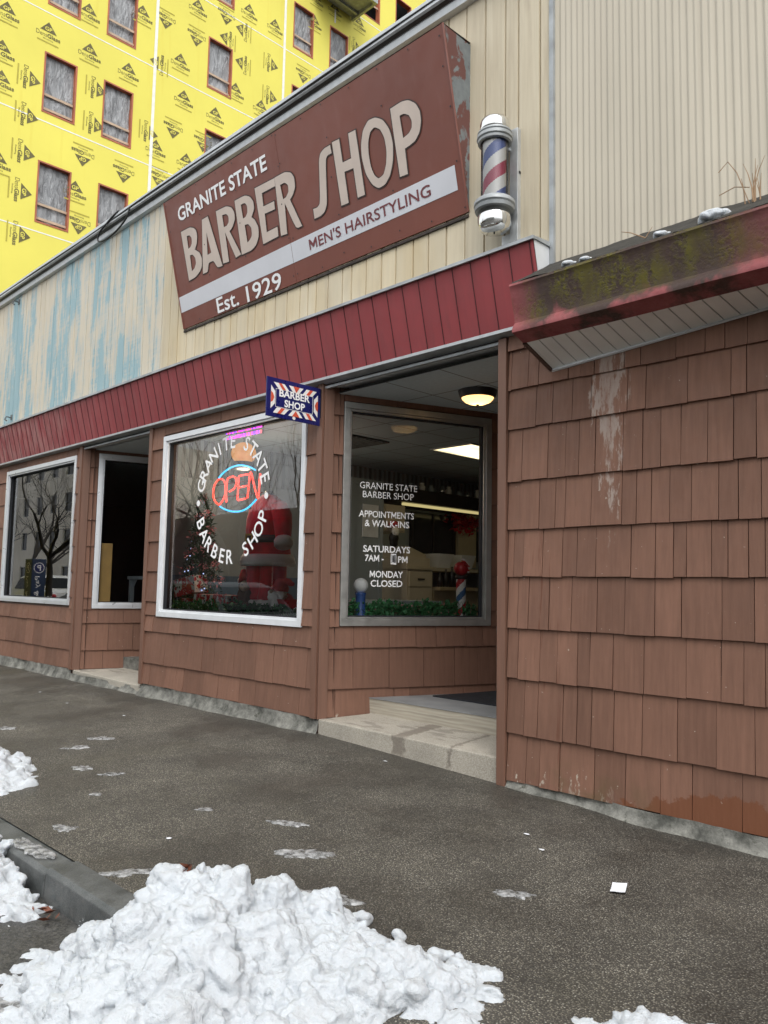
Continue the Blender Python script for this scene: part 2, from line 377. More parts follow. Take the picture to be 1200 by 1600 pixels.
# ------------------------------------------------------------------ mesh helpers
class MB:
    def __init__(s): s.v = []; s.f = []; s.m = []
    def add(s, vs, fs, m=0):
        b = len(s.v); s.v += [tuple(q) for q in vs]
        for f in fs: s.f.append(tuple(b+i for i in f)); s.m.append(m)
    def quad(s, a, b, c, d, m=0): s.add((a, b, c, d), ((0, 1, 2, 3),), m)
    def box(s, x0, x1, y0, y1, z0, z1, m=0):
        v = [(x, y, z) for z in (z0, z1) for y in (y0, y1) for x in (x0, x1)]
        s.add(v, ((0, 2, 3, 1), (4, 5, 7, 6), (0, 1, 5, 4), (2, 6, 7, 3), (0, 4, 6, 2), (1, 3, 7, 5)), m)
    def fbox(s, F, s0, s1, z0, z1, o0, o1, m=0):
        v = [F(a, z, o) for z in (z0, z1) for o in (o0, o1) for a in (s0, s1)]
        s.add(v, ((0, 2, 3, 1), (4, 5, 7, 6), (0, 1, 5, 4), (2, 6, 7, 3), (0, 4, 6, 2), (1, 3, 7, 5)), m)
    def tube(s, pts, r, n=8, m=0, cap=True):
        pts = [Vector(p) for p in pts]; rs = r if isinstance(r, (list, tuple)) else [r]*len(pts)
        b = len(s.v); up = None
        for i, p in enumerate(pts):
            d = (pts[min(i+1, len(pts)-1)]-pts[max(i-1, 0)]).normalized()
            if up is None: up = d.orthogonal().normalized()
            up = (up-d*up.dot(d)); up = up.normalized() if up.length > 1e-6 else d.orthogonal().normalized()
            q = d.cross(up)
            for k in range(n):
                a = 2*math.pi*k/n; s.v.append(tuple(p+(up*math.cos(a)+q*math.sin(a))*rs[i]))
        for i in range(len(pts)-1):
            for k in range(n):
                s.f.append((b+i*n+k, b+i*n+(k+1) % n, b+(i+1)*n+(k+1) % n, b+(i+1)*n+k)); s.m.append(m)
        if cap:
            s.f.append(tuple(b+k for k in reversed(range(n)))); s.m.append(m)
            e = b+(len(pts)-1)*n; s.f.append(tuple(e+k for k in range(n))); s.m.append(m)
    def rings(s, rings, n=24, m=0, cap=True, jit=0., seed=0):
        # rings: (cx, cy, z, rx, ry)
        rnd = random.Random(seed); b = len(s.v)
        for (cx, cy_, z, rx, ry) in rings:
            for k in range(n):
                a = 2*math.pi*k/n; j = 1+jit*(mnoise.noise((cx+math.cos(a)*2.1, cy_+math.sin(a)*2.1, z*3+seed)))
                s.v.append((cx+rx*math.cos(a)*j, cy_+ry*math.sin(a)*j, z))
        for i in range(len(rings)-1):
            for k in range(n):
                s.f.append((b+i*n+k, b+i*n+(k+1) % n, b+(i+1)*n+(k+1) % n, b+(i+1)*n+k)); s.m.append(m)
        if cap:
            s.f.append(tuple(b+k for k in reversed(range(n)))); s.m.append(m)
            e = b+(len(rings)-1)*n; s.f.append(tuple(e+k for k in range(n))); s.m.append(m)
    def lathe(s, c, prof, n=32, m=0, cap=True): s.rings([(c[0], c[1], c[2]+z, r, r) for r, z in prof], n, m, cap)
    def ball(s, c, r, m=0, u=16, v=10):
        rr = r if isinstance(r, (list, tuple)) else (r, r, r)
        s.rings([(c[0], c[1], c[2]-rr[2]*math.cos(math.pi*i/v), max(rr[0]*math.sin(math.pi*i/v), 1e-4), max(rr[1]*math.sin(math.pi*i/v), 1e-4)) for i in range(v+1)], u, m)
    def prism(s, prof, x0, x1, m=0):    # profile of (y, z), swept along x
        n = len(prof); v = [(x0, y, z) for y, z in prof]+[(x1, y, z) for y, z in prof]
        f = [(i, (i+1) % n, n+(i+1) % n, n+i) for i in range(n)]+[tuple(reversed(range(n))), tuple(range(n, 2*n))]
        s.add(v, f, m)
    def build(s, name, mats, parent=None, smooth=False, origin=None, bevel=0, fix=True, auto=None):
        if not isinstance(mats, (list, tuple)): mats = [mats]
        o = origin or (root_loc(parent) if parent is not None else None) or (0, 0, 0)
        me = bpy.data.meshes.new(name)
        me.from_pydata([(a-o[0], b-o[1], c-o[2]) for a, b, c in s.v], [], s.f)
        for q in mats: me.materials.append(q)
        me.polygons.foreach_set('material_index', s.m)
        bm = bmesh.new(); bm.from_mesh(me)
        if fix: bmesh.ops.recalc_face_normals(bm, faces=bm.faces)
        if bevel: bmesh.ops.bevel(bm, geom=[e for e in bm.edges if len(e.link_faces) == 2 and e.calc_face_angle(0) > .6], offset=bevel, segments=2, affect='EDGES', profile=.6)
        bm.to_mesh(me); bm.free()
        if smooth: me.polygons.foreach_set('use_smooth', [True]*len(me.polygons))
        if auto: me.set_sharp_from_angle(angle=R(auto))
        ob = bpy.data.objects.new(name, me); C.objects.link(ob)
        if parent is not None: ob.parent = parent
        elif origin: ob.location = origin
        return ob
def root_loc(p):
    while p.parent: p = p.parent
    return tuple(p.location)
def tag(o, label=None, cat=None, group=None, kind=None):
    for k, v in (('label', label), ('category', cat), ('group', group), ('kind', kind)):
        if v: o[k] = v
    return o
def thing(name, label, cat, loc=(0, 0, 0), group=None):
    o = bpy.data.objects.new(name, None); C.objects.link(o); o.location = loc; o.empty_display_size = .1
    return tag(o, label, cat, group)
def dup(root, loc, label=None, group=None):
    r = root.copy(); C.objects.link(r); r.location = loc
    if label: r['label'] = label
    if group: r['group'] = group
    for ch in list(root.children):
        c = ch.copy(); C.objects.link(c); c.parent = r
        for g in ch.children:
            d = g.copy(); C.objects.link(d); d.parent = c
    return r
def frame(ox, oy, ang):
    a = R(ang); dx, dy = math.cos(a), math.sin(a); nx, ny = dy, -dx
    return lambda s, z, o=0.: (ox+dx*s+nx*o, oy+dy*s+ny*o, z)
FAC = frame(0, 0, 0)

def raw_text(txt, bold):
    cv = bpy.data.curves.new('t', 'FONT'); cv.body = txt; cv.size = 1; cv.offset = bold; cv.resolution_u = 3
    ob = bpy.data.objects.new('t', cv); C.objects.link(ob)
    dg = bpy.context.evaluated_depsgraph_get(); me = bpy.data.meshes.new_from_object(ob.evaluated_get(dg))
    vs = [(v.co.x, v.co.y) for v in me.vertices]; fs = [tuple(p.vertices) for p in me.polygons]
    bpy.data.objects.remove(ob); bpy.data.curves.remove(cv); bpy.data.meshes.remove(me)
    return vs, fs
ADV = {}
def adv(ch):
    if ch not in ADV:
        wd = lambda t: (lambda v: max(a for a, b in v)-min(a for a, b in v))(raw_text(t, 0)[0])
        ADV[ch] = wd('H'+ch+'H')-wd('HH')
    return ADV[ch]
def text2d(txt, w=None, h=None, bold=0.):
    if 'M' in txt and bold > 0:      # the built-in M cannot be thickened: drawn as an outline of its own
        vs, fs, pen = [], [], 0.
        cap = max(b for a, b in raw_text('H', 0)[0])
        for ch in txt:
            if ch != ' ':
                if ch == 'M':
                    t = .085+2*bold; a, b = .07-bold, .71+bold; lo, hi = -bold, cap+bold; c = (a+b)/2; k = t*.85
                    v, f = poly_fill([[(a, lo), (a+t, lo), (a+t, hi-.3), (c-k*.42, lo+.12), (c+k*.42, lo+.12), (b-t, hi-.3), (b-t, lo), (b, lo), (b, hi), (b-t*1.15, hi), (c, lo+.36), (a+t*1.15, hi), (a, hi)]])
                else: v, f = raw_text(ch, bold)
                q = len(vs); vs += [(x+pen, y) for x, y in v]; fs += [tuple(q+i for i in g) for g in f]
            pen += adv(ch)
    else: vs, fs = raw_text(txt, bold)
    x0, x1 = min(a for a, b in vs), max(a for a, b in vs); y0, y1 = min(b for a, b in vs), max(b for a, b in vs)
    k = (h/(y1-y0)) if h else (w/(x1-x0)); kx = (w/(x1-x0)) if w else k
    return [((a-x0)*kx, (b-y0)*k) for a, b in vs], fs, ((x1-x0)*kx, (y1-y0)*k)
def put_text(mb, fn, txt, u0, v0, w=None, h=None, bold=0., m=0, center=False, rot=0., flip=False):
    """fn(u, v) -> 3D point; text's lower left corner (or centre) at (u0, v0)"""
    vs, fs, (tw, th) = text2d(txt, w, h, bold)
    if center: vs = [(a-tw/2, b-th/2) for a, b in vs]
    ca, sa = math.cos(rot), math.sin(rot)
    mb.add([fn(u0+(a*ca-b*sa), v0+(a*sa+b*ca)) for a, b in vs], fs, m)
def poly_fill(loops):
    cv = bpy.data.curves.new('p', 'CURVE'); cv.dimensions = '2D'; cv.fill_mode = 'BOTH'
    for L in loops:
        sp = cv.splines.new('POLY'); sp.points.add(len(L)-1); sp.use_cyclic_u = True
        for i, (a, b) in enumerate(L): sp.points[i].co = (a, b, 0, 1)
    ob = bpy.data.objects.new('p', cv); C.objects.link(ob)
    dg = bpy.context.evaluated_depsgraph_get(); me = bpy.data.meshes.new_from_object(ob.evaluated_get(dg))
    vs = [(v.co.x, v.co.y) for v in me.vertices]; fs = [tuple(p.vertices) for p in me.polygons]
    bpy.data.objects.remove(ob); bpy.data.curves.remove(cv); bpy.data.meshes.remove(me)
    return vs, fs
def wall_holes(mb, F, s0, s1, z0, z1, o, holes, m=0, depth=0., m2=None):
    ss = sorted({s0, s1, *[h[0] for h in holes], *[h[1] for h in holes]}); zs = sorted({z0, z1, *[h[2] for h in holes], *[h[3] for h in holes]})
    ss = [q for q in ss if s0 <= q <= s1]; zs = [q for q in zs if z0 <= q <= z1]
    for a, b in zip(ss, ss[1:]):
        for c, d in zip(zs, zs[1:]):
            if any(h[0] <= (a+b)/2 <= h[1] and h[2] <= (c+d)/2 <= h[3] for h in holes): continue
            mb.quad(F(a, c, o), F(b, c, o), F(b, d, o), F(a, d, o), m)
    if depth:
        for h in holes:
            a, b, c, d = h
            for (p, q) in (((a, c), (b, c)), ((b, c), (b, d)), ((b, d), (a, d)), ((a, d), (a, c))):
                mb.quad(F(*p, o), F(*q, o), F(*q, o-depth), F(*p, o-depth), m if m2 is None else m2)
def blob(name, balls, mat, parent=None, voxel=.012, origin=None, smooth_it=3, disp=0., dsc=20):
    mb = MB()
    for c, r in balls: mb.ball(c, r, u=14, v=9)
    o = mb.build(name, mat, parent, origin=origin)
    md = o.modifiers.new('r', 'REMESH'); md.mode = 'VOXEL'; md.voxel_size = voxel; md.use_smooth_shade = True
    if smooth_it: sm = o.modifiers.new('s', 'SMOOTH'); sm.iterations = smooth_it; sm.factor = .5
    bake(o)
    if disp:
        me = o.data; me.calc_loop_triangles()
        nor = [v.normal.copy() for v in me.vertices]
        for v, nn in zip(me.vertices, nor): v.co += nn*disp*mnoise.noise(v.co*dsc)
    return o
def bake(o):
    dg = bpy.context.evaluated_depsgraph_get(); me = bpy.data.meshes.new_from_object(o.evaluated_get(dg))
    for m in o.data.materials:
        if m and m.name not in [q.name for q in me.materials if q]: me.materials.append(m)
    o.modifiers.clear(); o.data = me
    me.polygons.foreach_set('use_smooth', [True]*len(me.polygons))
def leaves(mb, pts, size, rnd, mats=(0,), w=.45, up=.3):
    for p in pts:
        d = Vector((rnd.gauss(0, 1), rnd.gauss(0, 1), rnd.gauss(0, 1)+up)).normalized(); q = d.orthogonal().normalized()
        q = Matrix.Rotation(rnd.uniform(0, 6.28), 3, d) @ q
        L = size*rnd.uniform(.6, 1.3); p = Vector(p); n = d.cross(q)
        m = rnd.choice(mats)
        mb.add([p, p+d*L*.5+q*L*w*.5+n*L*.08, p+d*L, p+d*L*.5-q*L*w*.5+n*L*.08], ((0, 1, 2, 3),), m)

# ------------------------------------------------------------------ ground, pavement, kerb
def zwall(x): return float(np.interp(x, [-60, -8.5, -5.4, -3.4, -1.65, 2, 20], [.09, .066, .07, -.003, -.048, -.09, -.12]))
def zwalk(x, y):
    t = min(max(-y/2.76, 0), 1); t = t*t*(3-2*t)*.5+t*.5
    return zwall(x)*(1-t)-.06*t
def ground_sheet():
    mb = MB(); mb.quad((-400, -400, -.2), (400, -400, -.2), (400, 400, -.2), (-400, 400, -.2))
    tag(mb.build('road', M['road']), kind='structure')
    mb = MB()
    xs = [-60, -40, -30, -22, -18]+[x*.5 for x in range(-32, 17)]+[12, 20, 40]; ys = [.75, .4, .15, 0]+[-.25*i for i in range(1, 12)]+[-2.76]
    for i in range(len(xs)-1):
        for j in range(len(ys)-1):
            q = [(a, b, zwalk(a, b)) for a, b in ((xs[i], ys[j]), (xs[i], ys[j+1]), (xs[i+1], ys[j+1]), (xs[i+1], ys[j]))]
            mb.quad(*q)
    tag(mb.build('pavement', M['walk']), kind='structure')
    mb = MB(); rnd = random.Random(4)
    cuts = [-60, -45, -30, -18, -12.5, -10.3, -8.1, -6.05, -4.02, -2.1, -.2, 1.8, 4, 8, 16, 40]
    for a, b in zip(cuts, cuts[1:]):
        j = rnd.uniform(-.012, .012); k = rnd.uniform(-.009, .009)
        mb.prism([(-2.757+k, -.3), (-2.757+k, -.062+j), (-2.895+k, -.064+j), (-2.915+k, -.085+j), (-2.93+k, -.3)], a+.008, b-.008)
    tag(mb.build('kerb', M['kerb'], bevel=.006), kind='structure')
    mb = MB(); mb.box(-120, 60, -16, -12.2, -.3, -.06)
    tag(mb.build('far_pavement', M['walk']), kind='structure')
ground_sheet()

# ------------------------------------------------------------------ shingles
ZC = [.20, .44, .80, 1.14, 1.48, 1.83, 2.18, 2.54, 2.9, 3.2]
def shingles(mb, F, s0, s1, rows, rnd, wr=(.13, .3), joints=None, t0=.024, t1=.005, jit=.004):
    for i, (za, zb) in enumerate(zip(rows, rows[1:])):
        js = [s0]
        if joints is not None and joints[i]:
            js += [j for j in sorted(joints[i]) if s0+.03 < j < s1-.03]
        cur = js[-1] if len(js) > 1 else s0-rnd.uniform(0, wr[0]*.8)
        while True:
            cur += rnd.uniform(*wr)
            if cur > s1-.05: break
            if cur > js[-1]+.03: js.append(cur)
        js.append(s1)
        for a, b in zip(js, js[1:]):
            g = rnd.uniform(.0012, .0034); a2, b2 = a+g, b-g
            dz = rnd.uniform(-jit, jit); dz2 = dz+rnd.uniform(-jit, jit)*.6; tk = t0+rnd.uniform(-.003, .004)
            sk = rnd.uniform(-.004, .004)
            zt = zb+.012
            v = [F(a2, za+dz, tk), F(b2, za+dz2, tk), F(b2+sk*.5, zt, t1), F(a2+sk*.5, zt, t1), F(a2, za+dz, 0), F(b2, za+dz2, 0), F(b2+sk*.5, zt, 0), F(a2+sk*.5, zt, 0)]
            mb.add(v, ((0, 1, 2, 3), (4, 5, 1, 0), (4, 0, 3, 7), (1, 5, 6, 2)))
JR = {-1: [-3.218, -3.11, -2.958, -2.703, -2.489, -2.265, -2.072, -1.79], 0: [-3.235, -3.126, -2.93, -2.825, -2.721, -2.564, -2.375, -2.154, -1.926, -1.715],
      1: [-3.287, -3.11, -2.974, -2.819, -2.73, -2.568, -2.359, -2.095, -1.891, -1.765, -1.651], 2: [-3.29, -3.201, -3.036, -2.863, -2.676, -2.482, -2.284, -2.117, -1.878, -1.7],
      3: [-3.325, -3.244, -3.087, -2.932, -2.819, -2.681, -2.435, -2.274, -2.16, -2.081, -1.931, -1.837, -1.723, -1.633],
      4: [-3.114, -2.986, -2.908, -2.713, -2.494, -2.397, -2.297, -2.179, -2.044, -1.882, -1.771, -1.644],
      5: [-3.257, -3.046, -2.904, -2.801, -2.68, -2.483, -2.348, -2.229, -2.102, -1.941, -1.791, -1.664],
      6: [-3.142, -3.006, -2.849, -2.706, -2.448, -2.322, -2.054, -1.797, -1.709],
      7: [-3.348, -3.203, -3.115, -2.877, -2.78, -2.68, -2.464, -2.351, -2.121, -1.942, -1.825, -1.697]}

def rough_base(mb, x0, x1, ztop, seed, y0=.0):
    """rough stone / mortar footing along the foot of the wall"""
    n = max(int((x1-x0)/.035), 4); rows = 7
    b = len(mb.v)
    for i in range(n+1):
        x = x0+(x1-x0)*i/n; zb = zwalk(x, -.05)-.02
        for j in range(rows+1):
            t = j/rows; z = zb+(ztop-zb)*t
            blk = mnoise.noise((math.floor(x*1.7+seed)*3.1, seed, 0))*.02
            y = y0-.02+blk-.06*(1-t)**2.2+.04*mnoise.noise((x*2.3, z*3, seed))+.012*mnoise.noise((x*19, z*24, seed))
            mb.v.append((x, min(y, -.003), z))
    for i in range(n):
        for j in range(rows):
            a = b+i*(rows+1)+j; mb.f.append((a, a+rows+1, a+rows+2, a+1)); mb.m.append(0)

# ------------------------------------------------------------------ barber shop building
shop = thing('barber_shop_building', 'low brown shingled shopfront building with red metal panel band and peeling cream plank upper wall', 'building', (-9, 0, 0))
F2 = frame(-5.43, 0, 69.5); F3 = frame(-10.435, 0, 72.5)
F4 = frame(-4.05, 1.75, math.degrees(math.atan2(-1.75, .62))); F5 = frame(-9.1, 1.7, math.degrees(math.atan2(-1.7, .5)))
S2 = 1.83; S3 = 1.75
WH2 = (-8.2, -5.73, 1.04, 2.965); WH1 = (-13.13, -10.69, 1.1, 3.0); WHA = (.24, 1.68, 1.06, 2.975); WHL = (.25, 1.6, 1.06, 3.03)
def shop_walls():
    mb = MB()
    wall_holes(mb, FAC, -18, -10.435, -.1, 3.2, 0, [WH1], depth=.12); wall_holes(mb, FAC, -8.6, -5.43, -.1, 3.2, 0, [WH2], depth=.12)
    wall_holes(mb, F2, 0, S2, 0, 3.2, 0, [WHA], depth=.1); wall_holes(mb, F3, 0, S3, 0, 3.2, 0, [WHL], depth=.1)
    wall_holes(mb, F4, 0, 1.857, -.1, 3.2, 0, []); wall_holes(mb, F5, 0, 1.772, -.1, 3.2, 0, [])
    # inner faces so that rooms are closed
    wall_holes(mb, FAC, -18, -10.36, -.1, 3.2, -.12, [WH1]); wall_holes(mb, FAC, -8.52, -5.36, -.1, 3.2, -.12, [WH2])
    wall_holes(mb, F2, .05, S2, 0, 3.2, -.1, [WHA]); wall_holes(mb, F3, .05, S3, 0, 3.2, -.1, [WHL])
    wall_holes(mb, F4, 0, 1.75, 0, 3.2, -.1, []); wall_holes(mb, F5, 0, 1.7, 0, 3.2, -.1, [])
    mb.box(-18, -2.99, .03, .15, 3.21, 5.96); mb.box(-18, -17.85, .15, 9, -.1, 5.96); mb.box(-18, -2.99, 9, 9.15, -.1, 5.96)
    mb.build('wall', M['header'], shop, fix=False)
    mb = MB(); mb.box(-18, -2.99, .15, 9, 5.85, 5.97); mb.build('roof', M['roofmoss'], shop)
    rnd = random.Random(7)
    mb = MB()
    wr = (.16, .42)
    for F, a, b, hole in ((FAC, -18, -10.5, (-13.2, -10.62)), (FAC, -8.53, -5.5, (-8.27, -5.665)), (F2, .08, S2, (.18, 1.75)), (F3, .08, S3, (.19, 1.7))):
        zl = ZC if F is not F2 else ZC
        zt = 3.06 if F is FAC else 3.045
        shingles(mb, F, a, b, [z for z in zl if z < .9], rnd, wr)                    # below the window
        shingles(mb, F, a, b, [.80, .985], rnd, wr) if True else None
        wl = (.5, .9)
        shingles(mb, F, a, hole[0]-.002, [.985]+ZC[3:], rnd, wl)
        if hole[1] < b-.05: shingles(mb, F, hole[1]+.002, b, [.985]+ZC[3:], rnd, wl)
        shingles(mb, F, hole[0], min(hole[1], b), [zt, 3.2], rnd, (.6, 1.1), t0=.014, t1=.012)
        mb.build('shingle_cladding', M['shingle'], shop, fix=False); mb = MB()
    for F, e in ((F4, 1.79), (F5, 1.7)):
        mb = MB(); shingles(mb, F, .02, e, ZC, rnd, wr); mb.build('shingle_cladding', M['shingle'], shop, fix=False)
    for (F, s0, s1) in ((FAC, -5.5, -5.428), (FAC, -8.602, -8.53), (FAC, -10.507, -10.433)):
        mb = MB(); mb.fbox(F, s0, s1, .19, 3.2, .002, .034); mb.build('corner_board', M['trim'], shop, bevel=.003)
    for (F, s0, s1) in ((F2, -.012, .078), (F3, -.012, .078)):
        mb = MB(); mb.fbox(F, s0, s1, .19, 3.158, .002, .032); mb.build('corner_board', M['trim'], shop, bevel=.003)
    mb = MB(); rough_base(mb, -18, -10.45, .2, 1.3); rough_base(mb, -8.58, -5.4, .2, 4.1); rough_base(mb, -10.45, -8.58, .15, 7.7)
    mb.build('foundation', M['foundation'], shop, smooth=True, fix=False)
shop_walls()

def shop_upper():
    rnd = random.Random(11)
    # vertical plank siding
    mb = MB(); x = -18.
    while x < -2.995:
        wd = rnd.choice((.17, .19, .19, .2, .12)); b = min(x+wd, -2.99)
        if -8.46 < b < -8.36: b = -8.43
        t = .018+rnd.uniform(-.003, .003); g = .005
        v = [FAC(x+.002, z, 0) for z in (3.3, 6.0)]+[FAC(x+g+.006, z, t) for z in (3.3, 6.0)]+[FAC(b-g, z, t) for z in (3.3, 6.0)]+[FAC(b-.002, z, 0) for z in (3.3, 6.0)]
        mb.add(v, ((0, 2, 3, 1), (2, 4, 5, 3), (4, 6, 7, 5)))
        x = b
    mb.box(-18, -2.99, .004, .028, 3.3, 6.0)
    mb.build('plank_siding', M['plank'], shop, fix=False)
    # mansard band of red metal panels
    xs = [-3.06-.1735*i for i in range(86, -1, -1)]+[-3.024]
    P = lambda x, t, o: (x, -.09-.13*t-o*.97, 3.203+.53*t-o*.24)
    mb = MB()
    for i, (a, b) in enumerate(zip(xs, xs[1:])):
        bow = .004
        v = [P(a+.003, 0, 0), P((a+b)/2, 0, bow), P(b-.003, 0, 0), P(b-.003, 1, 0), P((a+b)/2, 1, bow), P(a+.003, 1, 0)]
        mb.add(v, ((0, 1, 4, 5), (1, 2, 3, 4)))
        e = [P(b-.003, 0, 0), P(b-.003, 1, 0), P(b-.002, 1, .004), P(b-.002, 0, .004), P(b+.0025, 0, .004), P(b+.0025, 1, .004), P(b+.003, 1, 0), P(b+.003, 0, 0)]
        if i < len(xs)-2: mb.add(e, ((0, 1, 2, 3), (3, 2, 5, 4), (4, 5, 6, 7)), 1)
    fz = mb.build('red_panel_band', [M['red'], simple('dark_red_seam', (.05, .012, .014), .6)], shop, fix=False)
    mb = MB(); mb.prism([(-.246, 3.728), (-.246, 3.752), (.0, 3.772), (.0, 3.735), (-.2, 3.735)], -18, -3.01); mb.build('top_cap', M['grey_metal'], fz)
    mb = MB(); mb.prism([(-.1, 3.184), (-.102, 3.206), (-.086, 3.214), (-.074, 3.186)], -18, -3.022); mb.build('drip_edge', M['galv'], fz)
    mb = MB(); mb.quad((-18, -.078, 3.188), (-3.03, -.078, 3.188), (-3.03, .0, 3.17), (-18, .0, 3.17)); mb.prism([(-.02, 3.13), (-.02, 3.15), (.012, 3.158), (.012, 3.13)], -5.42, -3.44)
    mb.prism([(-.02, 3.13), (-.02, 3.15), (.012, 3.158), (.012, 3.13)], -10.42, -8.61); mb.build('band_underside', M['grey_metal'], fz, fix=False)
    mb = MB(); mb.add([(-3.022, -.22, 3.735), (-3.022, 0, 3.75), (-3.022, 0, 3.19), (-3.022, -.09, 3.19)], ((0, 1, 2, 3),)); mb.build('end_cap', M['white_paint'], fz)
    # roof edge trim
    mb = MB(); mb.prism([(.0, 5.955), (-.07, 5.965), (-.085, 6.03), (-.12, 6.04), (-.135, 6.055), (-.14, 6.125), (-.125, 6.14), (.2, 6.15), (.2, 6.0)], -18, -2.985)
    tr = mb.build('roof_trim', M['galv'], shop)
    mb = MB(); mb.prism([(-.0875, 6.027), (-.122, 6.037), (-.124, 6.034), (-.09, 6.022)], -18, -2.985); mb.build('trim_shadow_strip', M['black'], tr)  # solid black strip drawing in the shade under the trim lip
    mb = MB(); mb.fbox(FAC, -3.02, -2.985, 3.6, 9, .0, .034); mb.build('corner_flashing', M['grey_metal'], shop)
shop_upper()

def alcoves():
    for (xl, xr, F, S, FR) in ((-5.43, -3.43, F2, S2, F4), (-10.435, -8.6, F3, S3, F5)):
        a = F(S, 3.16); b = FR(0, 3.16)
        mb = MB(); n = 9; d = (a[0]-xl, a[1]); e = (b[0]-xr, b[1])
        for i in range(n):      # boarded ceiling
            t0, t1 = i/n, (i+1)/n-.012/1.75
            mb.quad((xl+d[0]*t0, d[1]*t0+.002, 3.158), (xr+e[0]*t0, d[1]*t0+.002, 3.158), (xr+e[0]*t1, d[1]*t1, 3.158), (xl+d[0]*t1, d[1]*t1, 3.158))
        mb.quad((xl-.05, 0, 3.163), (xr+.05, 0, 3.163), (xr+.05, 1.8, 3.163), (xl-.05, 1.8, 3.163))
        mb.build('entrance_ceiling', M['vinyl_old'], shop, fix=False)
        # door wall: frame, door leaf with glass
        x0, x1, y = a[0], b[0], a[1]
        mb = MB()
        mb.box(x0-.05, x0+.05, y, y+.1, .3, 3.16); mb.box(x1-.05, x1+.05, y, y+.1, .3, 3.16); mb.box(x0+.05, x1-.05, y, y+.1, 2.5, 2.62); mb.box(x0+.05, x1-.05, y+.02, y+.08, 2.62, 3.16)
        dr = mb.build('door', M['alu_dull'], shop)
        mb = MB(); mb.box(x0+.055, x0+.16, y+.03, y+.07, .37, 2.495); mb.box(x1-.16, x1-.055, y+.03, y+.07, .37, 2.495); mb.box(x0+.16, x1-.16, y+.03, y+.07, .37, .62); mb.box(x0+.16, x1-.16, y+.03, y+.07, 2.38, 2.495)
        mb.build('leaf', M['alu_dull'], dr)
        mb = MB(); mb.quad((x0+.16, y+.05, .62), (x1-.16, y+.05, .62), (x1-.16, y+.05, 2.38), (x0+.16, y+.05, 2.38)); mb.build('pane', M['glass_side'], dr)
        mb = MB(); mb.tube([(x1-.13, y+.03, 1.3), (x1-.13, y-.03, 1.3), (x1-.13, y-.03, 1.6), (x1-.13, y+.03, 1.6)], .011); mb.build('handle', M['alu'], dr)
    # main entrance: granite slab, timber step, deck
    mb = MB()
    zg = lambda x: zwalk(x, 0)-.06
    v = [(-5.405, -.012, zg(-5.4)), (-3.437, -.012, zg(-3.43)), (-3.437, -.012, .175), (-5.405, -.012, .192), (-5.2, .47, zg(-5.2)), (-3.437, .47, 0), (-3.437, .47, .215), (-5.2, .47, .225)]
    mb.add(v, ((0, 1, 2, 3), (3, 2, 6, 7), (0, 3, 7, 4), (1, 5, 6, 2), (4, 7, 6, 5)))
    mb.build('granite_step', M['granite'], shop, bevel=.01)
    mb = MB(); mb.box(-5.27, -3.45, .452, .49, .2, .352); ws = mb.build('wooden_step', M['wood_step'], shop, bevel=.006)
    mb = MB(); mb.add([(-5.262, .49, .357), (-3.5, .49, .357), (-4.05, 1.8, .357), (-4.76, 1.8, .357), (-5.262, .446, .357), (-3.47, .446, .357), (-5.262, .446, .352), (-3.47, .446, .352)], ((0, 1, 2, 3), (4, 5, 1, 0), (6, 7, 5, 4)))
    mb.build('tread', M['deck'], ws)
    mb = MB(); mb.add([(-4.93, .95, .358), (-3.72, .92, .358), (-4.04, 1.72, .358), (-4.77, 1.72, .358), (-4.93, .95, .37), (-3.72, .92, .37), (-4.04, 1.72, .37), (-4.77, 1.72, .37)], ((4, 5, 6, 7), (0, 1, 5, 4), (1, 2, 6, 5), (3, 0, 4, 7), (2, 3, 7, 6)))
    tag(mb.build('door_mat', M['rubber'], origin=(-4.4, 1.3, .358)), 'black rubber mat lying on the upper step of the main entrance', 'door mat')
    # left entrance
    mb = MB(); mb.add([(-10.41, -.012, .0), (-8.61, -.012, .0), (-8.61, -.012, .165), (-10.41, -.012, .19), (-10.2, .66, 0), (-8.61, .66, 0), (-8.61, .66, .19), (-10.2, .66, .2)], ((0, 1, 2, 3), (3, 2, 6, 7), (0, 3, 7, 4), (1, 5, 6, 2), (4, 7, 6, 5)))
    mb.build('concrete_step', M['granite'], shop, bevel=.012)
    mb = MB(); mb.box(-10.24, -8.62, .6, 1.75, .19, .345); mb.build('upper_step', M['foundation'], shop, bevel=.01)
alcoves()

# ------------------------------------------------------------------ shop windows
def frame_ring(mb, F, s0, s1, z0, z1, w, o0, o1, m=0):
    mb.fbox(F, s0, s1, z0, z0+w, o0, o1, m); mb.fbox(F, s0, s1, z1-w, z1, o0, o1, m)
    mb.fbox(F, s0, s0+w, z0+w, z1-w, o0, o1, m); mb.fbox(F, s1-w, s1, z0+w, z1-w, o0, o1, m)
def shop_window(F, s0, s1, z0, z1, mat, gmat, hole, deep=.05):
    mb = MB(); frame_ring(mb, F, s0, s1, z0, z1, .058, -.01, .03); frame_ring(mb, F, s0+.058, s1-.058, z0+.058, z1-.058, .022, -.03, .012)
    fr = mb.build('shop_window', mat, shop, bevel=.003)
    mb = MB(); frame_ring(mb, F, s0+.08, s1-.08, z0+.08, z1-.08, .012, -deep-.008, -.012); mb.build('gasket', M['rubber'], fr)
    mb = MB(); g = .09; mb.quad(F(s0+g, z0+g, -deep), F(s1-g, z0+g, -deep), F(s1-g, z1-g, -deep), F(s0+g, z1-g, -deep)); mb.build('pane', gmat, fr, fix=False)
    return fr
win2 = shop_window(FAC, -8.27, -5.665, .972, 3.035, M['white_paint'], M['glass'], WH2)
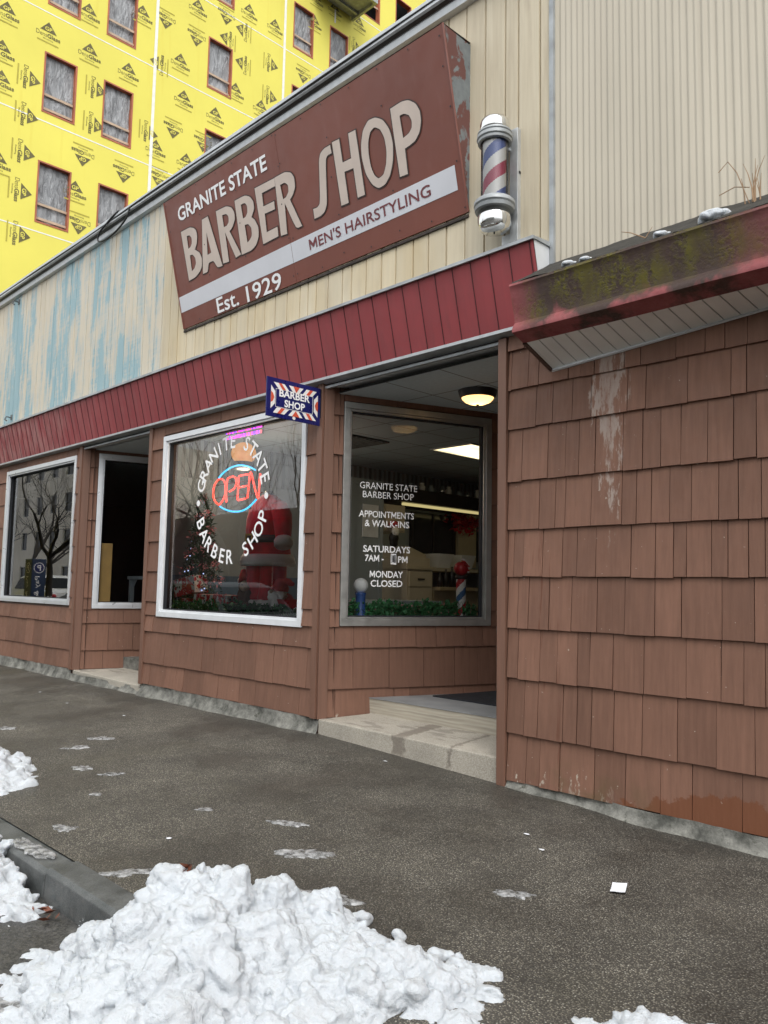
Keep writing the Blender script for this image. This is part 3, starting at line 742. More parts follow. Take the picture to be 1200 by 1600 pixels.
win1 = shop_window(FAC, -13.2, -10.62, 1.03, 3.07, M['alu'], glass('mirror_like_window_glass', (1, 1, 1), 3.2, .004), WH1)
winA = shop_window(F2, .18, 1.75, .995, 3.035, M['alu_dull'], M['glass_side'], WHA)
winL = shop_window(F3, .19, 1.7, .995, 3.095, M['alu'], M['glass_side'], WHL)
def window_lettering():
    # ring of letters on the big window
    mb = MB(); cx, cz, r = -6.96, 2.235, .605
    o = -.044
    fn = lambda u, v: FAC(u, v, o)
    def ring(txt, a0, a1, inside):
        n = len(txt)-1
        for i, ch in enumerate(txt):
            if ch == ' ': continue
            a = R(a0+(a1-a0)*i/n); ro = a-math.pi/2 if not inside else a+math.pi/2
            w_ = None
            put_text(mb, fn, ch, cx+r*math.cos(a), cz+r*math.sin(a), h=.148, bold=.012, center=True, rot=ro)
    ring('GRANITE STATE', 163, 16, False); mb.build('lettering', M['letter_white'], win2, fix=False); mb = MB()
    ring('BARBER SHOP', 203, 340, True); mb.build('lettering', M['letter_white'], win2, fix=False); mb = MB()
    for sx in (-7.585, -6.345):
        mb = MB(); k = 20; mb.add([fn(sx+.033*math.cos(2*math.pi*i/k), 2.225+.033*math.sin(2*math.pi*i/k)) for i in range(k)], (tuple(range(k)),))
        mb.build('round_dot', M['letter_white'], win2, fix=False)
    fn = lambda u, v: F2(u, v, -.044)
    def line(t, u0, u1, v0, h, b):
        mb = MB(); put_text(mb, fn, t, u0, v0, w=u1-u0, h=h, bold=b); mb.build('lettering', M['letter_white'], winA, fix=False)
    line('GRANITE STATE', .375, .965, 2.255, .062, .0); line('BARBER SHOP', .405, .93, 2.172, .062, .0)
    line('APPOINTMENTS', .37, .935, 1.99, .062, .012); line('& WALK-INS', .43, .885, 1.905, .062, .012)
    line('SATURDAYS', .42, .9, 1.668, .062, .02); line('7AM -', .44, .63, 1.583, .06, .02); line('PM', .775, .875, 1.578, .06, .02)
    line('MONDAY', .49, .83, 1.435, .062, .02); line('CLOSED', .5, .825, 1.35, .062, .02)
    mb = MB(); mb.quad(fn(.7, 1.562), fn(.757, 1.559), fn(.757, 1.658), fn(.7, 1.661))
    mb.build('patch', M['letter_white'], winA, fix=False)
    mb = MB(); f3 = lambda u, v: F2(u, v, -.041)
    mb.quad(f3(.735, 1.576), f3(.75, 1.575), f3(.75, 1.648), f3(.735, 1.649)); mb.quad(f3(.706, 1.57), f3(.71, 1.57), f3(.71, 1.653), f3(.706, 1.653)); put_text(mb, f3, '1', .716, 1.58, w=.016, h=.065, bold=.0)
    mb.build('patch_mark', M['black'], winA, fix=False)
window_lettering()

# ------------------------------------------------------------------ rooms behind the glass
def rooms():
    mb = MB()
    X0, X1, Y1, ZF, ZT = -8.42, -1.2, 6.6, .36, 3.1
    mb.quad((X0, .12, ZF), (X0, Y1, ZF), (X0, Y1, ZT), (X0, .12, ZT), 0); mb.quad((X0, Y1, ZF), (X1, Y1, ZF), (X1, Y1, ZT), (X0, Y1, ZT), 0); mb.quad((X1, .12, ZF), (X1, Y1, ZF), (X1, Y1, ZT), (X1, .12, ZT), 0)
    mb.quad((-3.35, .12, ZF), (X1, .12, ZF), (X1, .12, ZT), (-3.35, .12, ZT), 0)
    mb.build('interior_wall', M['wall_in'], shop, fix=False)
    mb = MB(); mb.quad((X0, 1.87, ZF), (X1, 1.87, ZF), (X1, Y1, ZF), (X0, Y1, ZF)); mb.add([(X0, .12, ZF), (-5.5, .12, ZF), (-4.9, 1.87, ZF), (X0, 1.87, ZF)], ((0, 1, 2, 3),)); mb.quad((-3.35, .12, ZF), (X1, .12, ZF), (X1, 1.87, ZF), (-3.35, 1.87, ZF)); mb.build('interior_floor', M['floor_in'], shop)
    mb = MB()
    mb.quad((X0, .1, ZT+.01), (X1, .1, ZT+.01), (X1, Y1, ZT+.01), (X0, Y1, ZT+.01), 1)
    xs = [X0+.61*i for i in range(13)]; ys = [.1+.61*i for i in range(12)]
    for a in xs[:-1]:
        for b in ys[:-1]: mb.quad((a+.006, b+.006, ZT), (a+.604, b+.006, ZT), (a+.604, b+.604, ZT), (a+.006, b+.604, ZT), 0)
    mb.build('interior_ceiling', [M['ceil_in'], M['grey_dark']], shop, fix=False)
    # striped paper band and blue dado on the far wall
    mb = MB()
    for i in range(60): mb.box(X0+.002, X0+.006, .2+.1*i, .25+.1*i, 2.62, 3.1, i % 2)
    mb.box(X0+.002, X0+.009, .2, 3.2, .36, 1.45, 2)
    mb.build('wall_covering', [simple('wallpaper_dark', (.16, .17, .18), .8), simple('wallpaper_pale', (.24, .25, .26), .8), M['blue_wall']], shop)
    mb = MB(); mb.box(-8.25, -5.62, .125, 1.05, .36, 1.055); mb.build('display_platform', M['white_paint'], shop)
    # left shop: dark room
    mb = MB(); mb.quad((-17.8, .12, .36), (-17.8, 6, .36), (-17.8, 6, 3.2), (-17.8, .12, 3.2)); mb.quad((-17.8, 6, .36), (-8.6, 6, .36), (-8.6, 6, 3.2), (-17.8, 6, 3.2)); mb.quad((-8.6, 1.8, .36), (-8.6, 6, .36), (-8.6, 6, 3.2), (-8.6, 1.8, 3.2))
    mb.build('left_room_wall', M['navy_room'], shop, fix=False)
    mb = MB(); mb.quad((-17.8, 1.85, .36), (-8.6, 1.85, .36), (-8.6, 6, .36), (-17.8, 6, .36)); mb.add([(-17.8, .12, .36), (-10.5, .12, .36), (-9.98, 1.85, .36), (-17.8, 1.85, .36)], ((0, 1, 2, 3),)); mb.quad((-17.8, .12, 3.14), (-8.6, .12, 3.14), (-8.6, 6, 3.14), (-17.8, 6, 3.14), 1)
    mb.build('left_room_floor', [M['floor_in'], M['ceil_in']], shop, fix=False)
rooms()

# ------------------------------------------------------------------ neighbour on the right: shingles below, corrugated above
def neighbour():
    nb = thing('corrugated_building', 'taller beige corrugated metal building with brown shakes below a mossy red eave', 'building', (0, .5, 0))
    mb = MB(); mb.box(-3.38, 9, .0, .1, -.1, 3.6); mb.box(-2.99, 9, .02, .15, 3.6, 9); mb.box(-2.99, -2.85, .15, 9, 6.2, 9); mb.box(8.9, 9, .15, 9, -.1, 9); mb.box(-2.99, 9, .0, 9, 9, 9.1)
    mb.build('wall', M['header'], nb)
    rnd = random.Random(3); mb = MB()
    rows = [.045, .363, .735, 1.081, 1.436, 1.765, 2.109, 2.485, 2.77, 3.06, 3.3]
    shingles(mb, FAC, -3.378, 9, rows, rnd, (.11, .27), joints=[JR[k] for k in range(-1, 8)]+[None], t0=.026)
    mb.build('shingle_cladding', M['shingle'], nb, fix=False)
    mb = MB(); mb.fbox(FAC, -3.457, -3.385, -.03, 3.165, -.05, .038); mb.build('corner_post', M['trim'], nb, bevel=.004)
    mb = MB(); rough_base(mb, -3.38, 9, .05, 9.3, .0); mb.build('foundation', M['foundation'], nb, smooth=True, fix=False)
    # corrugated sheet
    mb = MB(); p = .046; n = int(12/p*8); b = 0
    prof = []
    for i in range(n+1):
        x = -2.985+12*i/n; ph = (x/p) % 1
        y = -.006-.003*math.sin(2*math.pi*ph)-.0012*math.sin(4*math.pi*ph)-.0012*math.sin(math.pi*x/p)
        prof.append((x, y))
    for (x, y) in prof: mb.v += [(x, y, 3.3), (x, y, 9)]
    for i in range(n): mb.f.append((2*i, 2*i+2, 2*i+3, 2*i+1)); mb.m.append(0)
    mb.build('corrugated_siding', M['corr'], nb, smooth=True, fix=False)
    # eave: moulded fascia, grit top and soffit
    pr = [(-.5, 3.328), (-.503, 3.312), (-.492, 3.298), (-.484, 3.27), (-.466, 3.21), (-.448, 3.15), (-.437, 3.1), (-.436, 3.082), (-.458, 3.052), (-.468, 3.03), (-.466, 3.013), (-.40, 2.993), (-.338, 2.972), (-.32, 2.985), (-.3, 3.1), (-.3, 3.32)]
    mb = MB(); xs = [-3.02+.11*i for i in range(110)]
    b = len(mb.v); k = len(pr)
    for x in xs:
        for (y, z) in pr: mb.v.append((x, y+.006*mnoise.noise((x*1.6, z*3, 2)), z+.004*mnoise.noise((x*1.1, 5, 1))))
    for i in range(len(xs)-1):
        for j in range(k): mb.f.append((i*k+j, (i+1)*k+j, (i+1)*k+(j+1) % k, i*k+(j+1) % k)); mb.m.append(0)
    mb.f.append(tuple(reversed(range(k)))); mb.m.append(0)
    ev = mb.build('mossy_eave', M['gutter'], nb, smooth=True, auto=35)
    mb = MB(); nx, ny = 330, 14; b = 0
    for i in range(nx+1):
        x = -3.015+9*i/nx
        for j in range(ny+1):
            t = j/ny; hgt = .012*abs(mnoise.noise((x*14, t*6, 3)))+.02*max(0, mnoise.noise((x*4, t*3, 8)))
            mb.v.append((x, -.497+.49*t, 3.327+.295*t+hgt))
    for i in range(nx):
        for j in range(ny): a = i*(ny+1)+j; mb.f.append((a, a+ny+1, a+ny+2, a+1)); mb.m.append(0)
    mb.add([(-3.018, -.5, 3.32), (-3.018, 0, 3.61), (-3.018, 0, 3.0), (-3.018, -.3, 3.0)], ((0, 1, 2, 3),))
    mb.build('grit_roof', M['roofmoss'], ev, smooth=True, fix=False)
    mb = MB(); zs = lambda x: float(np.interp(x, [-3.02, -1.47, 6], [2.85, 2.957, 2.96]))
    x = -3.0
    while x < 8.8:
        wd = .098; a, c = x+.004, x+wd-.004
        mb.add([(a, -.336, 2.974), (c, -.336, 2.974), (c, -.001, zs(c)), (a, -.001, zs(a)), (a, -.336, 2.982), (c, -.336, 2.982), (c, -.001, zs(c)+.008), (a, -.001, zs(a)+.008)], ((0, 1, 2, 3), (0, 3, 7, 4), (1, 5, 6, 2)))
        x += wd
    [mb.quad((a, -.336, 2.988), (c, -.336, 2.988), (c, 0, zs(c)+.014), (a, 0, zs(a)+.014), 1) for a, c in ((-3.0, -1.47), (-1.47, 6), (6, 8.8))]
    sf = mb.build('soffit', [M['vinyl'], M['grey_dark']], ev, fix=False)
    mb = MB()
    for a, c in zip([-3.0, -2.2, -1.47, 2], [-2.2, -1.47, 2, 8.8]):
        mb.add([(a, -.022, zs(a)-.008), (c, -.022, zs(c)-.008), (c, -.03, zs(c)+.014), (a, -.03, zs(a)+.014), (a, -.027, zs(a)-.012), (c, -.027, zs(c)-.012)], ((4, 5, 1, 0), (4, 5, 2, 3)))
        mb.quad((a, -.04, zs(a)-.006), (c, -.04, zs(c)-.006), (c, -.0265, zs(c)-.012), (a, -.0265, zs(a)-.012))
    mb.build('edge_channel', M['white_paint'], ev, fix=False)
    mb = MB(); mb.add([(-3.022, -.345, 2.965), (-3.022, .0, 2.838), (-3.022, .0, 2.875), (-3.022, -.345, 3.0), (-3.0, -.345, 2.965), (-3.0, 0, 2.838), (-3.0, 0, 2.875), (-3.0, -.345, 3.0)], ((0, 1, 2, 3), (4, 7, 6, 5), (0, 4, 5, 1), (3, 2, 6, 7)))
    mb.build('end_trim', M['header'], ev)
neighbour()

# ------------------------------------------------------------------ large sign
GL = {
'B1':[[(0.257,1.019),(0.436,1.016),(0.51,0.989),(0.552,0.948),(0.553,0.89),(0.527,0.819),(0.47,0.766),(0.549,0.712),(0.577,0.647),(0.554,0.567),(0.506,0.522),(0.399,0.485),(0.265,0.479)],[(0.357,0.944),(0.413,0.939),(0.443,0.901),(0.434,0.846),(0.394,0.814),(0.351,0.809)],[(0.359,0.734),(0.413,0.729),(0.453,0.681),(0.452,0.624),(0.406,0.578),(0.349,0.564)]],
'A':[[(0.688,1.02),(0.803,1.021),(0.926,0.466),(0.832,0.473),(0.78,0.562),(0.685,0.563),(0.643,0.476),(0.55,0.482)],[(0.733,0.872),(0.763,0.652),(0.69,0.645)]],
'R1':[[(0.959,1.023),(1.148,1.016),(1.233,0.976),(1.268,0.913),(1.258,0.843),(1.191,0.782),(1.138,0.764),(1.272,0.489),(1.176,0.482),(1.06,0.774),(1.05,0.477),(0.944,0.485)],[(1.056,0.951),(1.128,0.945),(1.159,0.908),(1.151,0.855),(1.107,0.828),(1.054,0.831)]],
'B2':[[(1.3,1.02),(1.479,1.016),(1.559,0.976),(1.599,0.913),(1.592,0.844),(1.531,0.784),(1.577,0.744),(1.615,0.66),(1.599,0.573),(1.536,0.506),(1.449,0.478),(1.282,0.482)],[(1.392,0.951),(1.461,0.948),(1.489,0.909),(1.479,0.847),(1.436,0.814),(1.394,0.814)],[(1.405,0.744),(1.462,0.74),(1.505,0.687),(1.492,0.611),(1.442,0.58),(1.405,0.57)]],
'E':[[(1.647,1.027),(1.968,1.017),(1.961,0.944),(1.748,0.948),(1.741,0.822),(1.912,0.817),(1.906,0.743),(1.744,0.75),(1.732,0.575),(1.904,0.576),(1.899,0.487),(1.651,0.482)]],
'R2':[[(1.97,1.019),(2.129,1.017),(2.212,0.984),(2.248,0.929),(2.242,0.839),(2.192,0.782),(2.145,0.754),(2.258,0.476),(2.172,0.475),(2.062,0.75),(2.03,0.47),(1.937,0.479)],[(2.035,0.928),(2.107,0.928),(2.148,0.889),(2.14,0.83),(2.094,0.795),(2.048,0.789)]],
'S':[[(2.781,1.024),(2.699,1.023),(2.64,1.0),(2.611,0.947),(2.557,0.645),(2.538,0.586),(2.499,0.567),(2.442,0.572),(2.442,0.483),(2.523,0.481),(2.588,0.499),(2.625,0.545),(2.642,0.604),(2.692,0.892),(2.709,0.937),(2.736,0.953),(2.786,0.95)]],
'H':[[(2.809,1.035),(2.903,1.03),(2.905,0.826),(3.015,0.823),(3.022,1.031),(3.112,1.027),(3.115,0.479),(3.025,0.482),(3.025,0.736),(2.91,0.744),(2.907,0.477),(2.813,0.482)]],
'O':[[(3.356,1.035),(3.439,0.982),(3.495,0.885),(3.512,0.762),(3.485,0.632),(3.432,0.533),(3.362,0.48),(3.283,0.475),(3.216,0.53),(3.159,0.64),(3.14,0.78),(3.152,0.885),(3.197,0.988),(3.271,1.043)],[(3.333,0.965),(3.393,0.924),(3.427,0.841),(3.431,0.734),(3.407,0.636),(3.362,0.564),(3.298,0.55),(3.255,0.595),(3.229,0.676),(3.225,0.786),(3.239,0.876),(3.277,0.945)]],
'P':[[(3.533,1.032),(3.657,1.038),(3.734,1.021),(3.802,0.968),(3.836,0.898),(3.836,0.82),(3.805,0.742),(3.749,0.695),(3.691,0.683),(3.631,0.677),(3.623,0.476),(3.535,0.483)],[(3.622,0.941),(3.67,0.94),(3.72,0.909),(3.741,0.857),(3.731,0.804),(3.693,0.774),(3.627,0.762)]]}
def soften(L):
    """round the curved runs of an outline (short segments) and keep the straight strokes"""
    out = []; n = len(L)
    for i in range(n):
        p0, p1, p2 = L[i-1], L[i], L[(i+1) % n]
        a = (p0[0]-p1[0], p0[1]-p1[1]); b = (p2[0]-p1[0], p2[1]-p1[1]); la, lb = math.hypot(*a), math.hypot(*b)
        ang = math.acos(max(-1, min(1, (a[0]*b[0]+a[1]*b[1])/(la*lb))))
        if ang > 1.9:
            out += [(p1[0]+a[0]*.28, p1[1]+a[1]*.28), (p1[0]+(a[0]+b[0])*.06, p1[1]+(a[1]+b[1])*.06), (p1[0]+b[0]*.28, p1[1]+b[1]*.28)]
        else: out.append(p1)
    return out
def grow(L, d):
    n = len(L); ar = sum(L[i-1][0]*L[i][1]-L[i][0]*L[i-1][1] for i in range(n)); sg = 1 if ar > 0 else -1
    out = []
    for i in range(n):
        p0, p1, p2 = Vector(L[i-1]), Vector(L[i]), Vector(L[(i+1) % n])
        e1 = (p1-p0).normalized(); e2 = (p2-p1).normalized()
        nn = Vector((e1.y+e2.y, -(e1.x+e2.x)))*sg
        nn = nn.normalized()/max(.5, math.sqrt(max(.05, (1+e1.dot(e2))/2)))
        out.append((p1.x+nn.x*d, p1.y+nn.y*d))
    return out
def big_sign():
    s = thing('shop_sign', 'long maroon slanted signboard lettered with the shop name in cream and white', 'sign', (-5.84, 0, 4.2))
    LU, LV = 4.165, 1.418; V = Vector((0, -.326, 1.38)).normalized(); N = Vector((0, -V.z, V.y)); O = Vector((-7.92, -.03, 4.24))
    fn = lambda o: (lambda u, v: tuple(O+Vector((1, 0, 0))*u+V*v+N*o))
    mb = MB(); f, g = fn(0), fn(-.02)
    us = [0, 2.055, LU]; vs_ = [0, LV]
    for a, b in zip(us, us[1:]):
        e = .0015
        q = [f(a+e, 0), f(b-e, 0), f(b-e, LV), f(a+e, LV)]; q2 = [g(a+e, 0), g(b-e, 0), g(b-e, LV), g(a+e, LV)]
        mb.add(q+q2, ((0, 1, 2, 3), (4, 5, 1, 0), (5, 6, 2, 1), (6, 7, 3, 2), (7, 4, 0, 3)))
    # folded edges along the two ends
    for u in (0, LU): mb.tube([f(u, 0), f(u, LV)], .009, 6)
    pn = mb.build('panel', M['sign_red'], s, fix=True)
    xr, xl = -3.755, -7.92
    for x in (xr, xl):
        mb = MB(); mb.add([(x, -.356, 5.62), (x, .0, 5.61), (x, 0, 4.215), (x, -.02, 4.215), (x, -.03, 4.24)], ((0, 1, 2, 3, 4),))
        mb.build('side_cheek', M['peel'], s, fix=False)
    mb = MB(); mb.quad((xl, -.36, 5.625), (xr, -.36, 5.625), (xr, 0, 5.635), (xl, 0, 5.635)); mb.build('top_board', M['peel'], s, fix=False)
    mb = MB(); rnd = random.Random(5); xs = [xl+i*.09 for i in range(47)]
    mb.box(xl, xr, -.035, .0, 4.2, 4.222); mb.build('bottom_rail', simple('rotten_wood_edge', (.045, .035, .03), .9, bump=1, bs=40, var=.5, sc=18), s)
    i = 0; mb = MB(); mo = MB()
    for k, loops in GL.items():
        i += 1
        L = [soften(l) for l in loops]
        if k == 'O': L = [soften(l) for l in L]
        vs, fs = poly_fill(L); h = fn(.006+.0002*i)
        mb.add([h(*p) for p in vs], fs)
        G = [grow(L[0], .011)]+[grow(l, -.0075) for l in L[1:]]
        vs, fs = poly_fill(G); h = fn(.003+.0002*i); mo.add([h(*p) for p in vs], fs)
        if k in ('R2', 'P'):
            mb.build('cream_lettering', M['sign_cream'], s, fix=False); mo.build('letter_outline', M['sign_dark'], s, fix=False); mb = MB(); mo = MB()
    h = fn(.003)
    mb = MB(); mb.quad(h(.0, .181), h(2.054, .187), h(2.054, .374), h(.0, .355)); mb.quad(h(2.058, .187), h(4.098, .19), h(4.098, .381), h(2.058, .374)); mb.build('white_stripe', M['sign_white'], s, fix=False)
    for t, u, v, w_, hh, b, m in (('GRANITE STATE', .252, 1.128, 1.63, .15, .022, 'letter_white'), ("MEN'S HAIRSTYLING", 2.315, .234, 1.515, .098, .01, 'sign_text_red'), ('Est.', .71, .012, .40, .16, .012, 'letter_white'), ('1929', 1.255, .0, .585, .165, .012, 'letter_white')):
        mb = MB(); put_text(mb, fn(.006), t, u, v, w=w_, h=hh, bold=b); mb.build('lettering', M[m], s, fix=False)
    mb = MB(); rnd = random.Random(8); pts = []
    for u in (.03, .68, 1.35, 2.03, 2.09, 2.75, 3.45, 4.13):
        for v in (.06, .42, .78, 1.1, 1.37): pts.append((u+rnd.uniform(-.02, .02), v+rnd.uniform(-.03, .03)))
    for u in (.35, 1.05, 1.7, 2.45, 3.1, 3.8): pts.append((u, 1.385)); pts.append((u, .04))
    h = fn(.0075)
    for u, v in pts:
        mb.add([h(u+.0075*math.cos(a*math.pi/4), v+.0075*math.sin(a*math.pi/4)) for a in range(8)], (tuple(range(8)),))
    mb.build('screw_head', M['black'], s, fix=False)
    s.children[-1]['kind'] = 'stuff'
big_sign()

def barber_pole():
    cx, cy_ = -3.385, -.185
    p = thing('barber_pole', 'chrome wall barber pole with blue white and red stripes behind glass', 'barber pole', (cx, cy_, 3.93))
    mb = MB(); mb.box(-3.345, -3.275, -.055, .0, 3.86, 4.72); mb.box(-3.42, -3.345, -.05, -.012, 3.86, 3.93); mb.box(-3.4, -3.34, -.15, -.05, 3.99, 4.03); mb.box(-3.4, -3.34, -.15, -.05, 4.56, 4.59)
    br = mb.build('bracket', M['galv'], p, bevel=.004)
    mb = MB(); mb.tube([(-3.276, -.03, 4.38), (-3.272, -.03, 4.38)], .012, 10); mb.build('bolt_hole', M['black'], br)
    c = (cx, cy_, 0); zq = lambda L: [(r, z if z < 4.3 else 4.3+(z-4.3)*.82) for r, z in L]
    mb = MB(); mb.lathe(c, zq([(.004, 4.87), (.06, 4.868), (.088, 4.858), (.102, 4.838), (.108, 4.81), (.109, 4.77), (.109, 4.735)]), 40); mb.build('dome_cap', M['chrome'], p, smooth=True)
    mb = MB(); mb.lathe(c, zq([(.108, 4.735), (.124, 4.732), (.128, 4.715), (.118, 4.705), (.13, 4.698), (.131, 4.67), (.118, 4.662), (.125, 4.655), (.122, 4.635), (.104, 4.63), (.1, 4.65)]), 40, cap=False); mb.build('upper_collar', M['grey_metal'], p, smooth=True, auto=50)
    mb = MB(); mb.lathe(c, [(.1, 4.13), (.13, 4.14), (.147, 4.125), (.149, 4.1), (.138, 4.09), (.145, 4.083), (.14, 4.06), (.118, 4.055)], 40, cap=False); mb.build('lower_collar', M['grey_metal'], p, smooth=True, auto=50)
    mb = MB(); mb.lathe(c, [(.118, 4.06), (.12, 3.99), (.117, 3.955), (.105, 3.928), (.085, 3.913), (.05, 3.905), (.004, 3.903)], 40); mb.build('lower_cup', M['chrome'], p, smooth=True)
    mb = MB(); mb.lathe(c, [(.006, 3.906), (.006, 3.895), (.002, 3.893)], 10); mb.build('drain_nub', M['black'], p)
    # striped drum: helical faces in four colours
    mb = MB(); nu, nv = 64, 120; z0, z1, r = 4.09, 4.59, .084
    b = len(mb.v)
    for j in range(nv+1):
        for i in range(nu):
            a = 2*math.pi*i/nu; mb.v.append((cx+r*math.cos(a), cy_+r*math.sin(a), z0+(z1-z0)*j/nv))
    for j in range(nv):
        for i in range(nu):
            a = (i+.5)/nu; z = (j+.5)/nv*(z1-z0)
            ph = ((z+.015)/.40-a*1.0+.145) % 1      # rises to the right
            m = 0 if ph < .25 else 2 if ph < .5 else 0 if ph < .75 else 1
            mb.f.append((b+j*nu+i, b+j*nu+(i+1) % nu, b+(j+1)*nu+(i+1) % nu, b+(j+1)*nu+i)); mb.m.append(m)
    mb.build('striped_drum', [M['white_enamel'], M['stripe_red'], M['stripe_blue']], p, smooth=True)
    mb = MB(); mb.lathe(c, [(.099, 4.1), (.099, 4.58)], 48, cap=False); mb.build('glass_tube', glass('pole_glass', (.97, .97, .97), 1.45), p, smooth=True, fix=False)
barber_pole()

def small_sign():
    x = -5.46; y0, y1, z0, z1 = -.634, -.036, 2.788, 3.132
    s = thing('hanging_sign', 'small navy enamel sign with red and white striped border hung edge on to the wall', 'sign', (x, -.6, z1))
    mb = MB(); mb.box(x-.012, x, y0, y1, z0, z1); mb.build('panel', M['blue_enamel'], s, bevel=.002)
    mb = MB(); mb.box(x-.018, x-.013, y0+.1, y1, 3.08, 3.1); mb.box(x-.03, x+.01, y1, y1+.006, 2.86, 3.12); mb.build('hanger', M['black'], s)
    W, H = y1-y0, z1-z0
    f = lambda o: (lambda u, v: (x+o, y0+u*W, z0+v*H))        # u 0..1 left to right, v bottom to top
    mb = MB(); h = f(.003)
    def pg(pts, mb_, h_): mb_.add([h_(*q) for q in pts], (tuple(range(len(pts))),))
    # photo fractions: top row, bottom row, sides
    wh = [[(.11, .89), (.20, .89), (.285, .73), (.2, .73)], [(.23, .89), (.31, .89), (.4, .73), (.3, .73)],
          [(.39, .89), (.5, .89), (.61, .89), (.66, .89), (.57, .73), (.43, .73)], [(.72, .89), (.8, .89), (.76, .73), (.66, .73)], [(.84, .89), (.93, .89), (.88, .73), (.78, .73)]]
    wh = [[(.115, .885), (.31, .885), (.4, .735), (.205, .735)], [(.39, .885), (.665, .885), (.59, .735), (.465, .735)], [(.72, .885), (.92, .885), (.84, .735), (.65, .735)],
          [(.115, .105), (.32, .105), (.405, .255), (.185, .255)], [(.39, .105), (.66, .105), (.585, .255), (.47, .255)], [(.72, .105), (.92, .105), (.835, .255), (.65, .255)]]
    for q in wh: pg(q, mb, h)
    pg([(.07, .2), (.07, .80), (.145, .66), (.145, .34)], mb, h); pg([(.945, .2), (.945, .80), (.87, .66), (.87, .34)], mb, h)
    # inner keyline
    for (a, b, c, d) in ((.155, .85, .725, .737), (.155, .85, .263, .275), (.155, .162, .275, .725), (.843, .85, .275, .725)): pg([(a, c), (b, c), (b, d), (a, d)], mb, h)
    k = 14; pg([(.5+.03*math.cos(2*math.pi*i/k), .065+.045*math.sin(2*math.pi*i/k)) for i in range(k)], mb, h)
    mb.build('white_border', M['white_enamel'], s, fix=False)
    h = f(.0055)
    for q in ([(.20, .885), (.255, .885), (.335, .735), (.275, .735)], [(.47, .885), (.59, .885), (.53, .735), (.525, .735)], [(.785, .885), (.845, .885), (.775, .735), (.715, .735)],
              [(.19, .105), (.25, .105), (.325, .255), (.26, .255)], [(.46, .105), (.6, .105), (.53, .25), (.525, .25)], [(.785, .105), (.85, .105), (.775, .255), (.715, .255)],
              [(.07, .36), (.07, .64), (.105, .6), (.13, .5), (.105, .4)], [(.945, .36), (.945, .64), (.91, .6), (.885, .5), (.91, .4)]):
        mb = MB(); pg(q, mb, h); mb.build('red_border_band', M['orange_enamel'], s, fix=False)
    h = lambda u, v: (x+.0035, y0+u*W/.63, z0+v*H/.325)
    for t, u, v, w_ in (('BARBER', .138, .178, .36), ('SHOP', .2, .098, .24)):
        mb = MB(); put_text(mb, h, t, u, v, w=w_, h=.062, bold=.03); mb.build('lettering', M['letter_white'], s, fix=False)
small_sign()

def entrance_light(x, y, z, name, label):
    l = thing(name, label, 'light', (x, y, z))
    mb = MB(); mb.lathe((x, y, z), [(.182, -.0), (.186, -.02), (.158, -.115), (.146, -.122), (.138, -.11)], 40, cap=False); mb.build('black_ring', M['black'], l, smooth=True, auto=40)
    mb = MB(); mb.lathe((x, y, z), [(.144, -.11), (.138, -.128), (.115, -.152), (.075, -.17), (.02, -.178), (.003, -.179)], 40, cap=False); 
    t = T('warm_lamp_glass'); tl = t.n('BsdfTranslucent', {'Color': (1, .88, .7)}).outputs[0]; em = t.n('Emission', {'Color': (1., .5, .14), 'Strength': .6}).outputs[0]
    t.t.links.new(t.n('AddShader', {0: tl, 1: em}).outputs[0], t.out.inputs[0]); mb.build('glass_bowl', t.m, l, smooth=True)
    mb = MB(); mb.lathe((x, y, z), [(.014, -.176), (.012, -.188), (.003, -.192)], 12); mb.build('finial', M['black'], l, smooth=True)
    ld = bpy.data.lights.new('bulb', 'POINT'); ld.energy = .35; ld.color = (1, .75, .42); ld.shadow_soft_size = .03
    lo = bpy.data.objects.new('bulb', ld); C.objects.link(lo); lo.parent = l; lo.location = (0, 0, -.1)
entrance_light(-4.36, .86, 3.155, 'entrance_light', 'round black ceiling light with glowing amber bowl in the main entrance')

# ------------------------------------------------------------------ yellow sheathed building
YX = -22.
STAMPS = [(2.238, 17.036, 0), (3.376, 17.041, 0), (4.59, 17.041, 0), (5.815, 17.052, 0), (4.499, 18.254, 0), (6.175, 19.14, 0), (2.183, 15.884, 0), (2.215, 15.02, 0), (7.55, 18.249, 0), (7.724, 17.073, 0), (4.387, 12.71, 0), (6.833, 15.01, 0), (7.91, 15.006, 0), (6.963, 19.115, 180), (7.391, 15.622, 180), (4.553, 13.553, 180), (5.819, 13.538, 180), (6.975, 13.834, 180), (4.55, 11.493, 180), (3.076, 15.301, -90), (4.983, 15.902, -90), (4.97, 14.792, -90), (3.053, 13.126, -90), (3.064, 10.778, -90), (3.033, 12.006, -90), (3.075, 14.213, -90), (6.709, 15.299, -90), (10.104, 21.402, 0), (8.1, 20.431, 0), (11.213, 21.45, 0), (9.663, 18.27, 0), (8.911, 17.042, 0), (10.737, 18.153, 0), (15.285, 23.76, 0), (13.991, 23.668, 0), (13.012, 22.602, 0), (9.179, 20.458, 180), (8.081, 19.107, 180), (12.541, 19.988, 180), (8.485, 15.628, 180), (9.123, 19.809, 90), (9.743, 20.452, 90), (9.768, 19.253, 90), (11.229, 19.831, -90), (11.229, 18.622, -90)]
